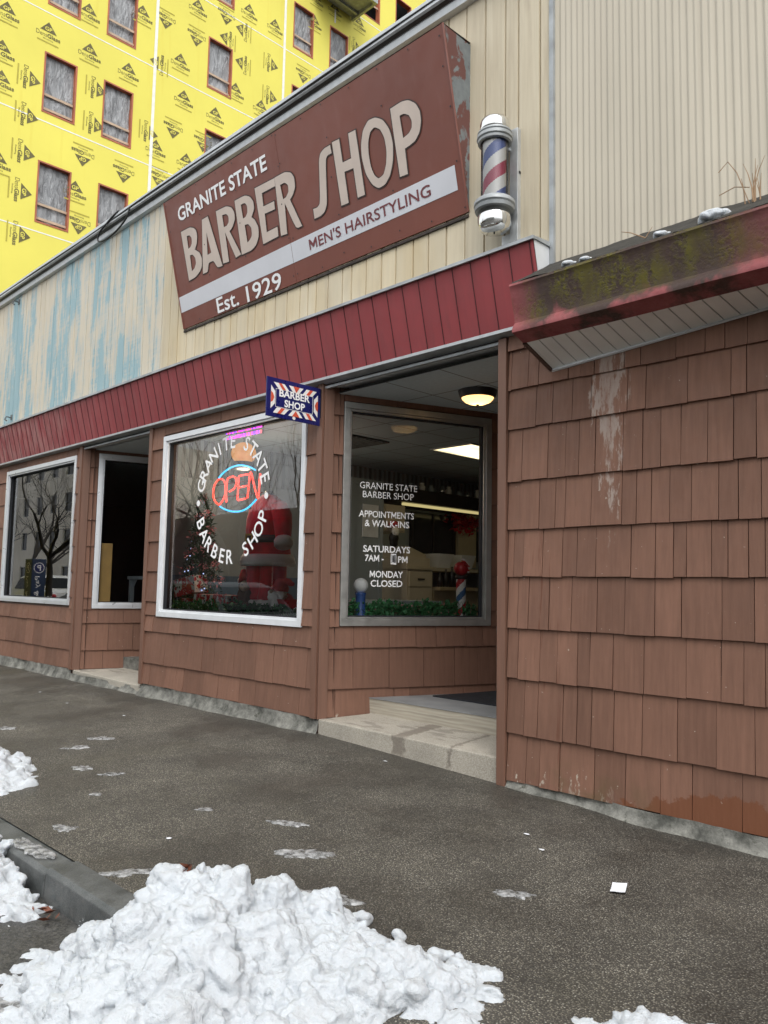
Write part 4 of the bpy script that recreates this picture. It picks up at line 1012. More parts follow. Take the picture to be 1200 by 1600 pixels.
def yellow_building():
    yb = thing('apartment_building', 'tall unfinished building wrapped in yellow sheathing board with plastic covered windows', 'building', (YX, 12, 0))
    FY = lambda s, z, o=0.: (YX+o, s, z)
    cols = [3.31, 5.06, 8.54, 12.03, 13.77, 17.2, 20.7]; W = .95
    wins = []
    for i in range(8):
        z0 = 4.81+3.235*i; z1 = z0+1.8
        for j, c in enumerate(cols):
            if i == 6 and j >= 5: continue
            wins.append((c, c+W, z0, z1))
    wins += [(15.45, 16.4, 24.2, 26.0), (17.3, 18.25, 24.2, 26.0)]
    mb = MB()
    wall_holes(mb, FY, -1.5, 34, -.1, 32, 0, wins, 0)
    mb.quad((YX, -1.5, -.1), (YX-20, -1.5, -.1), (YX-20, -1.5, 32), (YX, -1.5, 32), 0); mb.quad((YX, -1.5, 32), (YX, 34, 32), (YX-20, 34, 32), (YX-20, -1.5, 32), 0); mb.quad((YX-.9, -1.4, 0), (YX-.9, 34, 0), (YX-.9, 34, 32), (YX-.9, -1.4, 32), 3)
    # joint tape, board joints
    for z in [4.55+3.235*i for i in range(9)]: mb.fbox(FY, -1.5, 34, z-.018, z+.018, .002, .005, 2)
    for y in (6.67, 11.655, 19.2, 26): mb.fbox(FY, y-.05, y+.05, 0, 32, .006, .009, 2)
    mb.fbox(FY, 13.98, 14.05, 23.0, 23.55, .006, .009, 2)
    # the maker's mark: built once, turned and repeated as printed
    st = MB(); idn = lambda u, v: (u, v, 0.)
    vs, fs = poly_fill([[(-.235, -.13), (.235, -.13), (0, .17)]]); st.add([(a, b, 0) for a, b in vs], fs, 1)
    put_text(st, lambda u, v: (u, v, .004), 'GP', -.1, -.1, w=.2, h=.115, bold=.02, m=0)
    put_text(st, idn, 'Dens', -.34, -.30, w=.3, h=.125, bold=-.01, m=1); put_text(st, idn, 'Glass', -.03, -.30, w=.37, h=.125, bold=.025, m=1)
    put_text(st, idn, 'Sheathing', -.14, -.385, w=.28, h=.05, bold=.0, m=1)
    st.add([(-.3, -.47, 0), (.3, -.47, 0), (.3, -.43, 0), (-.3, -.43, 0)], ((0, 1, 2, 3),), 4)
    rnd = random.Random(21); S = list(STAMPS)
    def free(y, z): return all(not (a-.45 < y < b+.45 and c-.4 < z < d+.4) for a, b, c, d in wins) and all((y-p[0])**2+(z-p[1])**2 > .75 for p in S)
    zones = [(1.2, 13, 4.5, 10.6, 30), (11.8, 15.5, 18.6, 26, 26), (-1, 1.7, 8, 20, 14), (12, 17, 15, 19, 5), (4, 11, 21.2, 25, 16), (1.2, 11.6, 10.6, 21.3, 9)]
    for a, b, c, d, k in zones:
        tries = 0
        while k and tries < 600:
            tries += 1; y, z = rnd.uniform(a, b), rnd.uniform(c, d)
            if free(y, z): S.append((y, z, rnd.choice((0, 0, 180, -90, 90)))); k -= 1
    for y, z, r_ in S:
        ca, sa = math.cos(R(r_)), math.sin(R(r_)); b = len(mb.v)
        mb.v += [(YX+.006+q[2]+.0, y+q[0]*ca-q[1]*sa, z+q[0]*sa+q[1]*ca) for q in st.v]
        mb.f += [tuple(b+i for i in f) for f in st.f]; mb.m += st.m
    mb.build('wall', [M['yellow'], M['print'], M['tape'], M['dark_void'], M['print_pale']], yb, fix=False)
    for (a, b, c, d) in wins:
        if d < 10.2 and (a > 6 or a < 0): continue
        if a > 14 and not (23 < c < 25): continue
        mb = MB(); t = .045
        for q in ((a, b, c, c+t), (a, b, d-t, d), (a, a+t, c+t, d-t), (b-t, b, c+t, d-t)): mb.fbox(FY, *q, -.2, .012)
        wf = mb.build('window', M['wood_orange'], yb)
        if c < 24:
            mb = MB(); n, m = 7, 9; k = len(mb.v); sd_ = a*3.3+c
            for i in range(n+1):
                for j in range(m+1):
                    y = a+t+(b-a-2*t)*i/n; z = c+t+(d-c-2*t)*j/m
                    mb.v.append((YX-.13+.035*mnoise.noise((y*4, z*1.7, sd_)), y, z))
            for i in range(n):
                for j in range(m): e = k+i*(m+1)+j; mb.f.append((e, e+m+1, e+m+2, e+1)); mb.m.append(0)
            mb.build('plastic_sheet', M['plastic'], wf, smooth=True, fix=False)
        for zz in ((c+.16, c+.58) if c < 24 else (c+.7,)):
            mb = MB(); mb.fbox(FY, a+t, b-t, zz-.035, zz+.035, -.09, -.065); mb.build('batten', M['batten'], wf)
    # work platform fixed to the wall high up
    mb = MB(); x0, x1, y0, y1, z = YX+.05, YX+1.45, 12.9, 14.9, 23.55
    mb.box(x0, x1, y0, y1, z+.1, z+.16); mb.box(x0, x1, y0, y0+.1, z-.05, z+.1); mb.box(x0, x1, y1-.1, y1, z-.05, z+.1); mb.box(x1-.1, x1, y0+.1, y1-.1, z-.05, z+.1); mb.box(x0+.3, x0+.4, y0+.1, y1-.1, z, z+.1); mb.box(x0, x1, y0, y1, z+.16, z+1.2)
    mb.build('balcony_box', M['grey_metal'], yb)
yellow_building()

# ------------------------------------------------------------------ snow
def seg_dist(p, poly):
    best = None
    for a, b in zip(poly, poly[1:]):
        ax, ay, az = a; bx, by, bz = b; dx, dy = bx-ax, by-ay; L = dx*dx+dy*dy
        t = max(0, min(1, ((p[0]-ax)*dx+(p[1]-ay)*dy)/L)); qx, qy = ax+dx*t, ay+dy*t
        d = math.hypot(p[0]-qx, p[1]-qy); sgn = (dx*(p[1]-ay)-dy*(p[0]-ax))
        if best is None or d < best[0]: best = (d, az+(bz-az)*t, 1 if sgn > 0 else -1)
    return best
def ground_z(x, y): return zwalk(x, y) if y > -2.76 else -.06 if y > -2.92 else -.2
def snow_pile(name, label, ridge, near, far, n, rmin, rmax, seed, origin, voxel=.0078, xr=None, group=None, taper=None):
    """shovelled heap: a mound below a ridge line, covered with frozen lumps and melted together"""
    rnd = random.Random(seed); mb = MB()
    xs = [p[0] for p in ridge]; ys = [p[1] for p in ridge]
    x0, x1, y0, y1 = min(xs)-near*.5, max(xs)+near*.5, min(ys)-near, max(ys)+far
    if xr: x0, x1 = xr
    def h(x, y):
        d, z, sg = seg_dist((x, y), ridge); g = ground_z(x, y)
        t = d/(far if sg > 0 else near)
        e = 1-t*t if sg <= 0 else 1-t
        if taper: e *= max(0., min(1., (taper-x)/.22))*max(0., min(1., ((x+3.4)*.23+(y+3.27)*.65)/.69/.14+.35))
        return g+(z-g)*e if t < 1 else g-.04
    st = .03; nx, ny = int((x1-x0)/st), int((y1-y0)/st); b = len(mb.v)
    for i in range(nx+1):
        for j in range(ny+1):
            x, y = x0+st*i, y0+st*j; mb.v.append((x, y, h(x, y)-.03))
    for i in range(nx):
        for j in range(ny): a = b+i*(ny+1)+j; mb.f.append((a, a+1, a+ny+2, a+ny+1)); mb.m.append(0)
    for i in range(nx+1):
        for j in range(ny+1): mb.v.append((x0+st*i, y0+st*j, -.32))
    b2 = b+(nx+1)*(ny+1)
    for i in range(nx):
        for j in range(ny): a = b2+i*(ny+1)+j; mb.f.append((a, a+ny+1, a+ny+2, a+1)); mb.m.append(0)
    def side(lst):
        for p, q in zip(lst, lst[1:]): mb.f.append((b+p, b2+p, b2+q, b+q)); mb.m.append(0)
    side([j for j in range(ny+1)][::-1]); side([nx*(ny+1)+j for j in range(ny+1)]); side([i*(ny+1) for i in range(nx+1)]); side([i*(ny+1)+ny for i in range(nx+1)][::-1])
    k = 0
    while k < n:
        x, y = rnd.uniform(x0, x1), rnd.uniform(y0, y1); d, z, sg = seg_dist((x, y), ridge)
        if d/(far if sg > 0 else near) > 1.02 or (taper and (rnd.random() > (taper-x)/.2 or (x+3.4)*.23+(y+3.27)*.65 < -.02)): continue
        r = rmin*(rmax/rmin)**(rnd.random()**2.1); hz = h(x, y)
        s1 = rnd.uniform(.75, 1.25); s2 = rnd.uniform(.7, 1.1)
        c = (x, y, hz-r*rnd.uniform(-.15, .6)-.022); ph = rnd.uniform(0, 99)
        cl = [(Vector((rnd.gauss(0, 1), rnd.gauss(0, 1), rnd.gauss(0, 1)+.5)).normalized(), rnd.uniform(.45, .85)) for _ in range(4)]
        m0 = len(mb.v); mb.ball(c, (r*s1, r/s1, r*s2), u=16, v=10)
        for q in range(m0, len(mb.v)):
            v = Vector(mb.v[q])-Vector(c); f = 1+.3*mnoise.noise(v/r*1.3+Vector((ph, 0, 0)))+.16*mnoise.noise(v/r*3.2+Vector((0, ph, 0)))
            v = v*f
            for dr, lm in cl:
                e = v.dot(dr)-lm*r
                if e > 0: v = v-dr*e*.85
            mb.v[q] = tuple(Vector(c)+v)
        k += 1
    o = mb.build(name, M['snow'], origin=origin)
    md = o.modifiers.new('r', 'REMESH'); md.mode = 'VOXEL'; md.voxel_size = voxel; md.use_smooth_shade = True
    sm = o.modifiers.new('s', 'SMOOTH'); sm.iterations = 1; sm.factor = .5
    bake(o)
    me = o.data; nor = [v.normal.copy() for v in me.vertices]
    for v, nn in zip(me.vertices, nor):
        v.co += nn*(.012*mnoise.noise(v.co*13)+.009*mnoise.noise(v.co*34)+.006*mnoise.noise(v.co*75)+.003*mnoise.noise(v.co*140))
    tag(o, label, 'snow', group); return o
RIDGE = [(-3.36, -3.2, -.19), (-3.24, -3.1, -.1), (-3.1, -2.96, .03), (-2.94, -2.84, .18), (-2.86, -2.76, .245), (-2.72, -2.6, .16), (-2.6, -2.5, .12), (-2.5, -2.42, .1), (-2.3, -2.4, .06), (-2.12, -2.37, .03), (-1.97, -2.29, .01), (-1.86, -2.27, -.01), (-1.76, -2.32, -.03), (-1.68, -2.42, -.05)]
snow_pile('snow_pile', 'large lumpy heap of old snow over the kerb with a brown leaf on its peak', RIDGE, 1.05, .13, 1150, .012, .095, 5, (-2.5, -2.9, -.2), xr=(-3.62, -1.6), taper=-1.6)
snow_pile('snow_pile', 'low heap of snow lying on the pavement edge beyond the bare kerb stones', [(-8.6, -2.5, .03), (-7.2, -2.4, .07), (-6.3, -2.36, .12), (-5.75, -2.5, .05)], .3, .24, 260, .03, .09, 9, (-6.6, -2.5, -.06), voxel=.016, xr=(-8.8, -5.3))
snow_pile('snow_pile', 'narrow strip of snow lying in the gutter against the kerb face', [(-6.5, -3.05, -.02), (-5.0, -3.02, .0), (-4.45, -3.0, .0), (-4.2, -3.02, -.08), (-3.9, -3.02, -.16)], .17, .1, 200, .022, .06, 12, (-5, -3.05, -.2), voxel=.011, xr=(-6.6, -3.78))
snow_pile('snow_pile', 'small clod of snow at the bottom edge of the pavement right of the big heap', [(-1.3, -2.1, .02), (-1.15, -2.02, .03), (-1.0, -2.05, .02)], .22, .1, 36, .02, .055, 15, (-1.15, -2.05, -.05), voxel=.01, xr=(-1.5, -.85))
def chunks():
    rnd = random.Random(31)
    P = [(-3.72, -3.3, .03), (-3.95, -3.34, .05), (-4.2, -3.3, .03), (-3.3, -2.62, .03), (-2.3, -2.2, .03), (-2.08, -2.22, .035), (-2.02, -2.16, .022), (-2.62, -2.26, .05), (-2.5, -2.2, .04), (-2.74, -2.3, .04)]
    for x, y, r in P:
        z = ground_z(x, y); bl = [((x, y, z+r*.5), (r, r*.9, r*.75))]
        for _ in range(3): bl.append(((x+rnd.uniform(-1, 1)*r, y+rnd.uniform(-1, 1)*r, z+r*.3), r*rnd.uniform(.4, .7)))
        o = blob('snow_lump', bl, M['snow'], origin=(x, y, z), voxel=.008, disp=.012, dsc=30)
        tag(o, 'small loose lump of snow that rolled off the heaps by the kerb', 'snow', 'loose snow lumps')
chunks()
def slush_patch(x, y, rx, ry, rot, seed, label, group=None, th=.008):
    mb = MB(); n = 36; rnd = random.Random(seed); ca, sa = math.cos(rot), math.sin(rot)
    rg = [1.05, 1.0, .85, .6, .3]
    for t in rg:
        for k in range(n):
            a = 2*math.pi*k/n; rr = 1+.55*mnoise.noise((math.cos(a)*1.3+seed*7, math.sin(a)*1.3, seed))+.6*mnoise.noise((math.cos(a)*3.2, math.sin(a)*3.2+seed, 4))+.3*mnoise.noise((math.cos(a)*8, math.sin(a)*8+seed, 4))
            u, v = rx*rr*t*math.cos(a), ry*rr*t*math.sin(a); px, py = x+u*ca-v*sa, y+u*sa+v*ca
            hz = 0 if t > 1.01 else th*(1.0-.6*t)*(1+.9*mnoise.noise((px*40, py*40, seed)))
            mb.v.append((px, py, ground_z(px, py)+.0035+max(hz, 0)-(.004 if t > 1.01 else 0)))
    for i in range(4):
        for k in range(n): mb.f.append((i*n+k, i*n+(k+1) % n, (i+1)*n+(k+1) % n, (i+1)*n+k)); mb.m.append(0)
    mb.f.append(tuple(4*n+k for k in range(n))); mb.m.append(0)
    tag(mb.build('slush_patch', M['slush'], smooth=True, origin=(x, y, ground_z(x, y)), fix=False), label, 'slush', group)
PD = [(-3.3, -1.85, .13, .05, .6, 'widest melting slush patch in the middle of the pavement'), (-3.75, -1.62, .11, .035, .5, 'thin slush patch beside the widest one on the pavement'), (-2.26, -1.49, .085, .035, .5, 'slush patch between the snow heap and the paper scrap'), (-2.85, -2.2, .2, .07, .4, 'grey slush apron behind the peak of the large snow heap')]
for i, q in enumerate(PD): slush_patch(q[0], q[1], q[2], q[3], q[4], i+1, q[5])
for i, (x, y, a, b) in enumerate([(-6.67, -1.39, .17, .07), (-6.5, -1.66, .15, .08), (-5.82, -1.92, .13, .08), (-5.49, -1.85, .11, .05), (-4.32, -1.83, .07, .04), (-4.59, -2.58, .12, .07), (-3.7, -2.65, .2, .06), (-7.78, -1.77, .16, .07), (-5.1, -2.15, .06, .04), (-3.49, -2.42, .15, .05)]):
    slush_patch(x, y, a*.62, b*.62, .6+.5*math.sin(i*2.3), i+20, 'small remnant of melting slush scattered on the pavement', 'slush remnants on the pavement', .005)
slush_patch(-4.35, -2.84, .2, .05, 0, 51, 'slush film lying on top of the kerb stone', None, .01)
slush_patch(-3.9, -3.6, .5, .16, .2, 52, 'grey half melted slush spread on the road beside the gutter', None, .004)

slush_patch(-3.05, -3.55, .42, .13, -.3, 53, 'grey slush film spread on the road at the near foot of the large snow heap', None, .005)
def litter():
    mb = MB(); z = zwalk(-1.95, -1.08)+.004
    P = [(-2.011, -1.03), (-1.955, -.992), (-1.905, -1.105), (-1.96, -1.145)]
    n = 6; b = len(mb.v)
    for i in range(n+1):
        for j in range(n+1):
            s_, t_ = i/n, j/n; x = (P[0][0]*(1-s_)+P[1][0]*s_)*(1-t_)+(P[3][0]*(1-s_)+P[2][0]*s_)*t_; y = (P[0][1]*(1-s_)+P[1][1]*s_)*(1-t_)+(P[3][1]*(1-s_)+P[2][1]*s_)*t_
            mb.v.append((x, y, z+.012*abs(t_-.5)**1.5+.005*mnoise.noise((x*30, y*30, 0))+.004))
    for i in range(n):
        for j in range(n): a = b+i*(n+1)+j; mb.f.append((a, a+n+1, a+n+2, a+1)); mb.m.append(0)
    tag(mb.build('paper_scrap', M['paper'], smooth=True, origin=(-1.955, -1.07, z)), 'small square scrap of white paper lying on the pavement', 'litter')
    rnd = random.Random(2)
    for x, y in ((-4.36, .02-.24), (-7.45, -.78), (-8.6, -.85), (-9.6, -.75), (-4.0, -2.25), (-2.7, -.75), (-2.5, -.9)):
        mb = MB(); z = ground_z(x, y)+.003; r = .018
        mb.add([(x+r*rnd.uniform(.7, 1.3)*math.cos(a), y+r*rnd.uniform(.5, 1)*math.sin(a), z+.004) for a in (0, 1.1, 2.2, 3.3, 4.4, 5.4)]+[(x, y, z)], ((0, 1, 2, 3, 4, 5),))
        tag(mb.build('litter_chip', M['paper'], origin=(x, y, z)), 'tiny white chip of litter on the dark pavement', 'litter', 'white litter chips')
    mb = MB(); hp = [q for q in C.objects if q.name == 'snow_pile'][0]; c = Vector((-2.84, -2.84, 0)); c.z = max((q.co.z for q in hp.data.vertices if abs(q.co.x+hp.location.x-c.x) < .03 and abs(q.co.y+hp.location.y-c.y) < .03), default=.4)+hp.location.z-.006
    for k in range(5):
        d = Vector((rnd.uniform(-1, 1), rnd.uniform(-1, 1), rnd.uniform(-.2, .5))).normalized()*.035; q = d.orthogonal().normalized()*.014; p = c+Vector((rnd.uniform(-.02, .02), rnd.uniform(-.02, .02), 0))
        mb.add([p-d, p+q+Vector((0, 0, .006)), p+d, p-q+Vector((0, 0, .006))], ((0, 1, 2, 3),))
    tag(mb.build('dead_leaf', M['leaf_brown'], origin=tuple(c), fix=False), 'curled brown dead leaf stuck in the peak of the large snow heap', 'leaf')
    mb = MB()
    for k in range(7):
        x, y = -3.78+rnd.uniform(-.1, .12), -2.99+rnd.uniform(-.05, .03); d = Vector((rnd.uniform(-1, 1), rnd.uniform(-1, 1), .2)).normalized()*.03; q = d.orthogonal()*.4; p = Vector((x, y, -.175))
        mb.add([p-d, p+q, p+d, p-q], ((0, 1, 2, 3),))
    tag(mb.build('wet_leaves', M['leaf_brown'], origin=(-3.78, -2.99, -.2), fix=False), 'wet brown leaves caught in the gutter at the foot of the kerb', 'leaf', kind='stuff')
litter()

def eave_bits():
    for i, (x, y, r, lb) in enumerate(((-2.62, -.43, .035, 'leftmost small lump of snow on the mossy eave'), (-2.48, -.47, .03, 'second small lump of snow from the left end of the mossy eave'), (-2.0, -.45, .036, 'snow lump on the mossy eave below the bare corrugated wall'), (-1.72, -.42, .062, 'largest snow lump on the mossy eave'))):
        z = 3.327+.295*(y+.497)/.49+.01
        o = blob('eave_snow', [((x, y, z+r*.2), (r*1.3, r*.8, r*.55)), ((x+r, y+.02, z+r*.1), r*.5), ((x-r*.9, y, z), r*.45)], M['snow'], origin=(x, y, z), voxel=.007, disp=.012, dsc=28); tag(o, lb, 'snow')
    bl = []; rnd = random.Random(4)
    for i in range(40):
        x = -1.3+i*.06; bl.append(((x, -.36+rnd.uniform(-.02, .02), 3.43+rnd.uniform(-.01, .01)), (.07, .12, .035)))
    o = blob('eave_snow', bl, M['snow'], origin=(-.2, -.36, 3.4), voxel=.012, disp=.01, dsc=20); tag(o, 'long strip of snow along the top of the eave at its right end', 'snow')
    rnd = random.Random(6)
    g = thing('dry_weed', 'tuft of dry grass stalks growing on the mossy eave', 'weed', (-1.62, -.2, 3.5))
    mb = MB()
    for k in range(9):
        b = Vector((-1.62+rnd.uniform(-.06, .1), -.2+rnd.uniform(-.05, .05), 3.5)); a = rnd.uniform(0, 6.28); L = rnd.uniform(.12, .27); pts = []
        lean = rnd.uniform(.1, .5)
        for t in (0, .35, .7, 1): pts.append(b+Vector((math.cos(a)*lean*L*t*t, math.sin(a)*lean*L*t*t*.5, L*t*(1-.25*lean*t))))
        mb.tube(pts, [.004, .0032, .0025, .0012], 5)
    for q in ([(-1.6, -.2, 3.5), (-1.66, -.22, 3.7), (-1.7, -.24, 3.77), (-1.75, -.25, 3.72)], [(-1.6, -.2, 3.6), (-1.68, -.2, 3.63), (-1.76, -.22, 3.6)]): mb.tube(q, .0028, 5)
    mb.build('stalk', M['straw'], g)
    mb = MB(); mb.tube([(-2.12, -.4, 3.4), (-2.2, -.42, 3.45), (-2.26, -.42, 3.475)], [.004, .003, .002], 5); mb.tube([(-2.12, -.4, 3.4), (-2.08, -.39, 3.46)], [.003, .0015], 5)
    tag(mb.build('twig', M['straw'], origin=(-2.12, -.4, 3.38)), 'short bent twig lying on the mossy eave near its left end', 'twig')
    # cable along the roof edge with its hanging loop
    mb = MB(); mb.tube([(x, -.141-.004*math.sin(x*2), 6.082+.006*math.sin(x*1.3)) for x in np.linspace(-18, -3, 70)], .009, 6)
    lp = [(-9.2, -.14, 6.08), (-9.25, -.15, 5.96), (-9.5, -.16, 5.86), (-9.85, -.16, 5.84), (-10.03, -.16, 5.9), (-9.98, -.16, 6.0), (-9.8, -.15, 6.07), (-9.62, -.145, 6.12), (-9.5, -.14, 6.14)]
    P = []
    for i in range(len(lp)-1):
        p0, p1, p2, p3 = (Vector(lp[max(i-1, 0)]), Vector(lp[i]), Vector(lp[i+1]), Vector(lp[min(i+2, len(lp)-1)]))
        for t in (0, .25, .5, .75): P.append(.5*((2*p1)+(p2-p0)*t+(2*p0-5*p1+4*p2-p3)*t*t+(3*p1-p0-3*p2+p3)*t**3))
    P.append(Vector(lp[-1])); mb.tube(P, .012, 6)
    tag(mb.build('roof_cable', M['cable'], origin=(-9.5, -.14, 6.0)), 'black cable running along the roof edge with a hanging loop', 'cable')
    for (x, z, lb) in ((-13.17, 5.86, 'rusty wall hook near the roof edge on the blue peeling planks'), (-13.18, 3.95, 'rusty wall hook just above the red panel band at its far end')):
        mb = MB(); mb.box(x-.03, x+.03, -.03, -.015, z-.03, z+.05); mb.tube([(x, -.02, z), (x, -.1, z+.01), (x+.02, -.13, z-.04), (x+.05, -.11, z-.07)], .012, 6)
        tag(mb.build('wall_hook', M['grey_dark'], origin=(x, -.02, z)), lb, 'hook')
eave_bits()

# ------------------------------------------------------------------ things in the display window
def loft(mb, rings, n=20, m=0):    # rings of (centre, rx, ry) in planes z = const, tube with free tilt by centre offsets
    mb.rings([(c[0], c[1], c[2], rx, ry) for c, rx, ry in rings], n, m, jit=.05)
def santa():
    bx, by, bz = -6.86, .46, 1.062
    s = thing('santa_figure', 'headless black display figure dressed in a red velvet santa suit', 'santa figure', (bx, by, bz))
    P = lambda x, y, z: (bx+x, by+y, bz+z)
    # one continuous body: legs, trunk, neck, head, arms and mittened hands
    vs = [P(0, 0, .62), P(0, 0, .85), P(0, 0, 1.08), P(0, 0, 1.2), P(0, 0, 1.25), P(0, 0, 1.3),
          P(.12, 0, .55), P(.13, 0, .3), P(.13, -.02, .05), P(-.12, 0, .55), P(-.13, 0, .3), P(-.13, -.02, .05),
          P(.16, 0, 1.08), P(.29, -.03, .9), P(.36, -.07, .76), P(.39, -.09, .7), P(-.16, 0, 1.08), P(-.23, .04, .92), P(-.22, .11, .78), P(-.21, .13, .72)]
    ed = [(0, 1), (1, 2), (2, 3), (3, 4), (4, 5), (0, 6), (6, 7), (7, 8), (0, 9), (9, 10), (10, 11), (2, 12), (12, 13), (13, 14), (14, 15), (2, 16), (16, 17), (17, 18), (18, 19)]
    rad = [.15, .16, .13, .06, .055, .05, .12, .09, .06, .12, .09, .06, .085, .07, .05, .045, .085, .07, .05, .045]
    me = bpy.data.meshes.new('body'); me.from_pydata([(v[0]-bx, v[1]-by, v[2]-bz) for v in vs], ed, [])
    me.materials.append(M['black']); o = bpy.data.objects.new('body', me); C.objects.link(o); o.parent = s
    md = o.modifiers.new('k', 'SKIN'); sb = o.modifiers.new('s', 'SUBSURF'); sb.levels = 2; sb.render_levels = 2
    for i, r in enumerate(rad): me.skin_vertices[0].data[i].radius = (r, r)
    me.skin_vertices[0].data[0].use_root = True
    bake(o)
    # velvet jacket with arms
    mb = MB()
    mb.rings([(bx, by, bz+z, rx, ry) for z, rx, ry in ((.52, .29, .22), (.56, .30, .23), (.62, .285, .22), (.70, .262, .21), (.78, .25, .2), (.86, .26, .21), (.98, .255, .2), (1.08, .235, .18), (1.16, .18, .14), (1.21, .1, .1), (1.24, .075, .075))], 48, jit=.14, seed=2)
    mb.tube([P(.17, 0, 1.1), P(.25, -.01, 1.0), P(.31, -.04, .88), P(.36, -.07, .77), P(.375, -.08, .735)], [.1, .105, .095, .08, .078], 18)
    mb.tube([P(-.16, 0, 1.1), P(-.23, .03, .98), P(-.25, .08, .86), P(-.22, .13, .76)], [.1, .105, .095, .085], 18)
    jk = mb.build('jacket', M['santa_red'], s, smooth=True)
    mb = MB()
    mb.rings([(bx, by, bz+z, rx, ry) for z, rx, ry in ((.495, .285, .215), (.48, .315, .245), (.52, .33, .26), (.57, .325, .255), (.605, .305, .24), (.60, .28, .21))], 48, cap=False, jit=.09); mb.build('fur_hem', M['fur'], jk, smooth=True)
    for p, q in ((P(.362, -.072, .765), P(.395, -.09, .675)), (P(-.22, .13, .77), P(-.215, .14, .69))):
        mb = MB(); a, b = Vector(p), Vector(q); mb.tube([a, a.lerp(b, .25), a.lerp(b, .75), b], [.085, .098, .098, .082], 18); mb.build('fur_cuff', M['fur'], jk, smooth=True)
    mb = MB(); mb.rings([(bx, by, bz+z, rx, ry) for z, rx, ry in ((.725, .268, .218), (.73, .278, .228), (.80, .27, .222), (.805, .255, .21))], 40, cap=False); bl = mb.build('belt', M['belt'], s, smooth=True)
    mb = MB(); frame_ring(mb, lambda u, v, o=0: (bx+u, by-.235-o, v), -.06, .06, bz+.715, bz+.815, .018, 0, .012); mb.build('buckle', M['gold'], bl)
    # trousers
    mb = MB()
    for sx in (-1, 1):
        mb.rings([(bx+sx*x, by+y, bz+z, rx, ry) for x, y, z, rx, ry in ((.12, -.03, .11, .115, .12), (.125, -.03, .16, .14, .14), (.12, -.02, .21, .125, .13), (.122, -.01, .28, .13, .135), (.12, 0, .40, .135, .15), (.105, 0, .54, .145, .16), (.08, 0, .66, .15, .16))], 28, jit=.2, seed=sx+4)
    tr = mb.build('trousers', M['santa_red'], s, smooth=True)
    for sx in (-1, 1):
        mb = MB(); mb.rings([(bx+sx*.12, by-.03, bz+z, r, r*1.02) for z, r in ((.05, .11), (.045, .13), (.08, .142), (.125, .138), (.14, .115))], 24, cap=False, jit=.05); mb.build('fur_hem', M['fur'], tr, smooth=True)
        blob('boot', [(P(sx*.12, -.1, .045), (.075, .13, .05)), (P(sx*.12, -.19, .04), (.07, .07, .042)), (P(sx*.12, 0, .07), (.07, .07, .07))], M['boot'], s, voxel=.012)
santa()

def neon():
    n = thing('neon_open_sign', 'glowing red and blue neon open sign hanging behind the big window', 'neon sign', (-6.97, .12, 2.1))
    L = {'blue_top': [(-7.317, 2.49), (-7.243, 2.533), (-7.129, 2.575), (-6.999, 2.593), (-6.887, 2.587), (-6.759, 2.558), (-6.649, 2.516)],
     'blue_bot': [(-7.273, 2.178), (-7.184, 2.144), (-7.05, 2.113), (-6.904, 2.105), (-6.78, 2.126), (-6.675, 2.174), (-6.616, 2.211)],
     'O': [(-7.297, 2.198), (-7.359, 2.231), (-7.406, 2.287), (-7.415, 2.365), (-7.386, 2.43), (-7.324, 2.473), (-7.256, 2.472), (-7.203, 2.439), (-7.182, 2.376), (-7.186, 2.3), (-7.224, 2.241), (-7.272, 2.206), (-7.297, 2.198)],
     'P': [(-7.155, 2.218), (-7.165, 2.318), (-7.154, 2.449), (-7.123, 2.475), (-7.041, 2.482), (-6.99, 2.454), (-6.987, 2.398), (-7.016, 2.354), (-7.105, 2.327)],
     'E': [(-6.778, 2.482), (-6.912, 2.48), (-6.943, 2.459), (-6.944, 2.357), (-6.948, 2.237), (-6.912, 2.226), (-6.805, 2.232)], 'Ebar': [(-6.936, 2.357), (-6.794, 2.364)],
     'N': [(-6.771, 2.235), (-6.761, 2.325), (-6.739, 2.479), (-6.716, 2.486), (-6.672, 2.382), (-6.603, 2.241), (-6.58, 2.24), (-6.572, 2.365), (-6.563, 2.472)]}
    def sm(pts):
        P = []
        for i in range(len(pts)-1):
            p0, p1, p2, p3 = (Vector((*pts[max(i-1, 0)], 0)), Vector((*pts[i], 0)), Vector((*pts[i+1], 0)), Vector((*pts[min(i+2, len(pts)-1)], 0)))
            for t in (0, .25, .5, .75): P.append(.5*((2*p1)+(p2-p0)*t+(2*p0-5*p1+4*p2-p3)*t*t+(3*p1-p0-3*p2+p3)*t**3))
        P.append(Vector((*pts[-1], 0))); return [(p.x, .12, p.y) for p in P]
    red = emit('neon_red_tube', (1., .035, .02), 3.2); blue = emit('neon_blue_tube', (.03, .45, .95), 1.5)
    for k, pts in L.items():
        mb = MB(); mb.tube(sm(pts) if k != 'Ebar' else [(x, .12, z) for x, z in pts], .009 if 'blue' in k else .0085, 8)
        mb.build('blue_tube' if 'blue' in k else 'red_tube', blue if 'blue' in k else red, n, smooth=True)
    mb = MB()
    for z in (2.28, 2.42): mb.tube([(-7.42, .15, z), (-6.55, .15, z)], .006, 6)
    for x in (-7.2, -6.75): mb.tube([(x, .15, 2.12), (x, .15, 2.58)], .006, 6); mb.tube([(x, .15, 2.58), (x, .14, 3.1)], .002, 5)
    mb.build('rear_grid', M['black'], n)
neon()
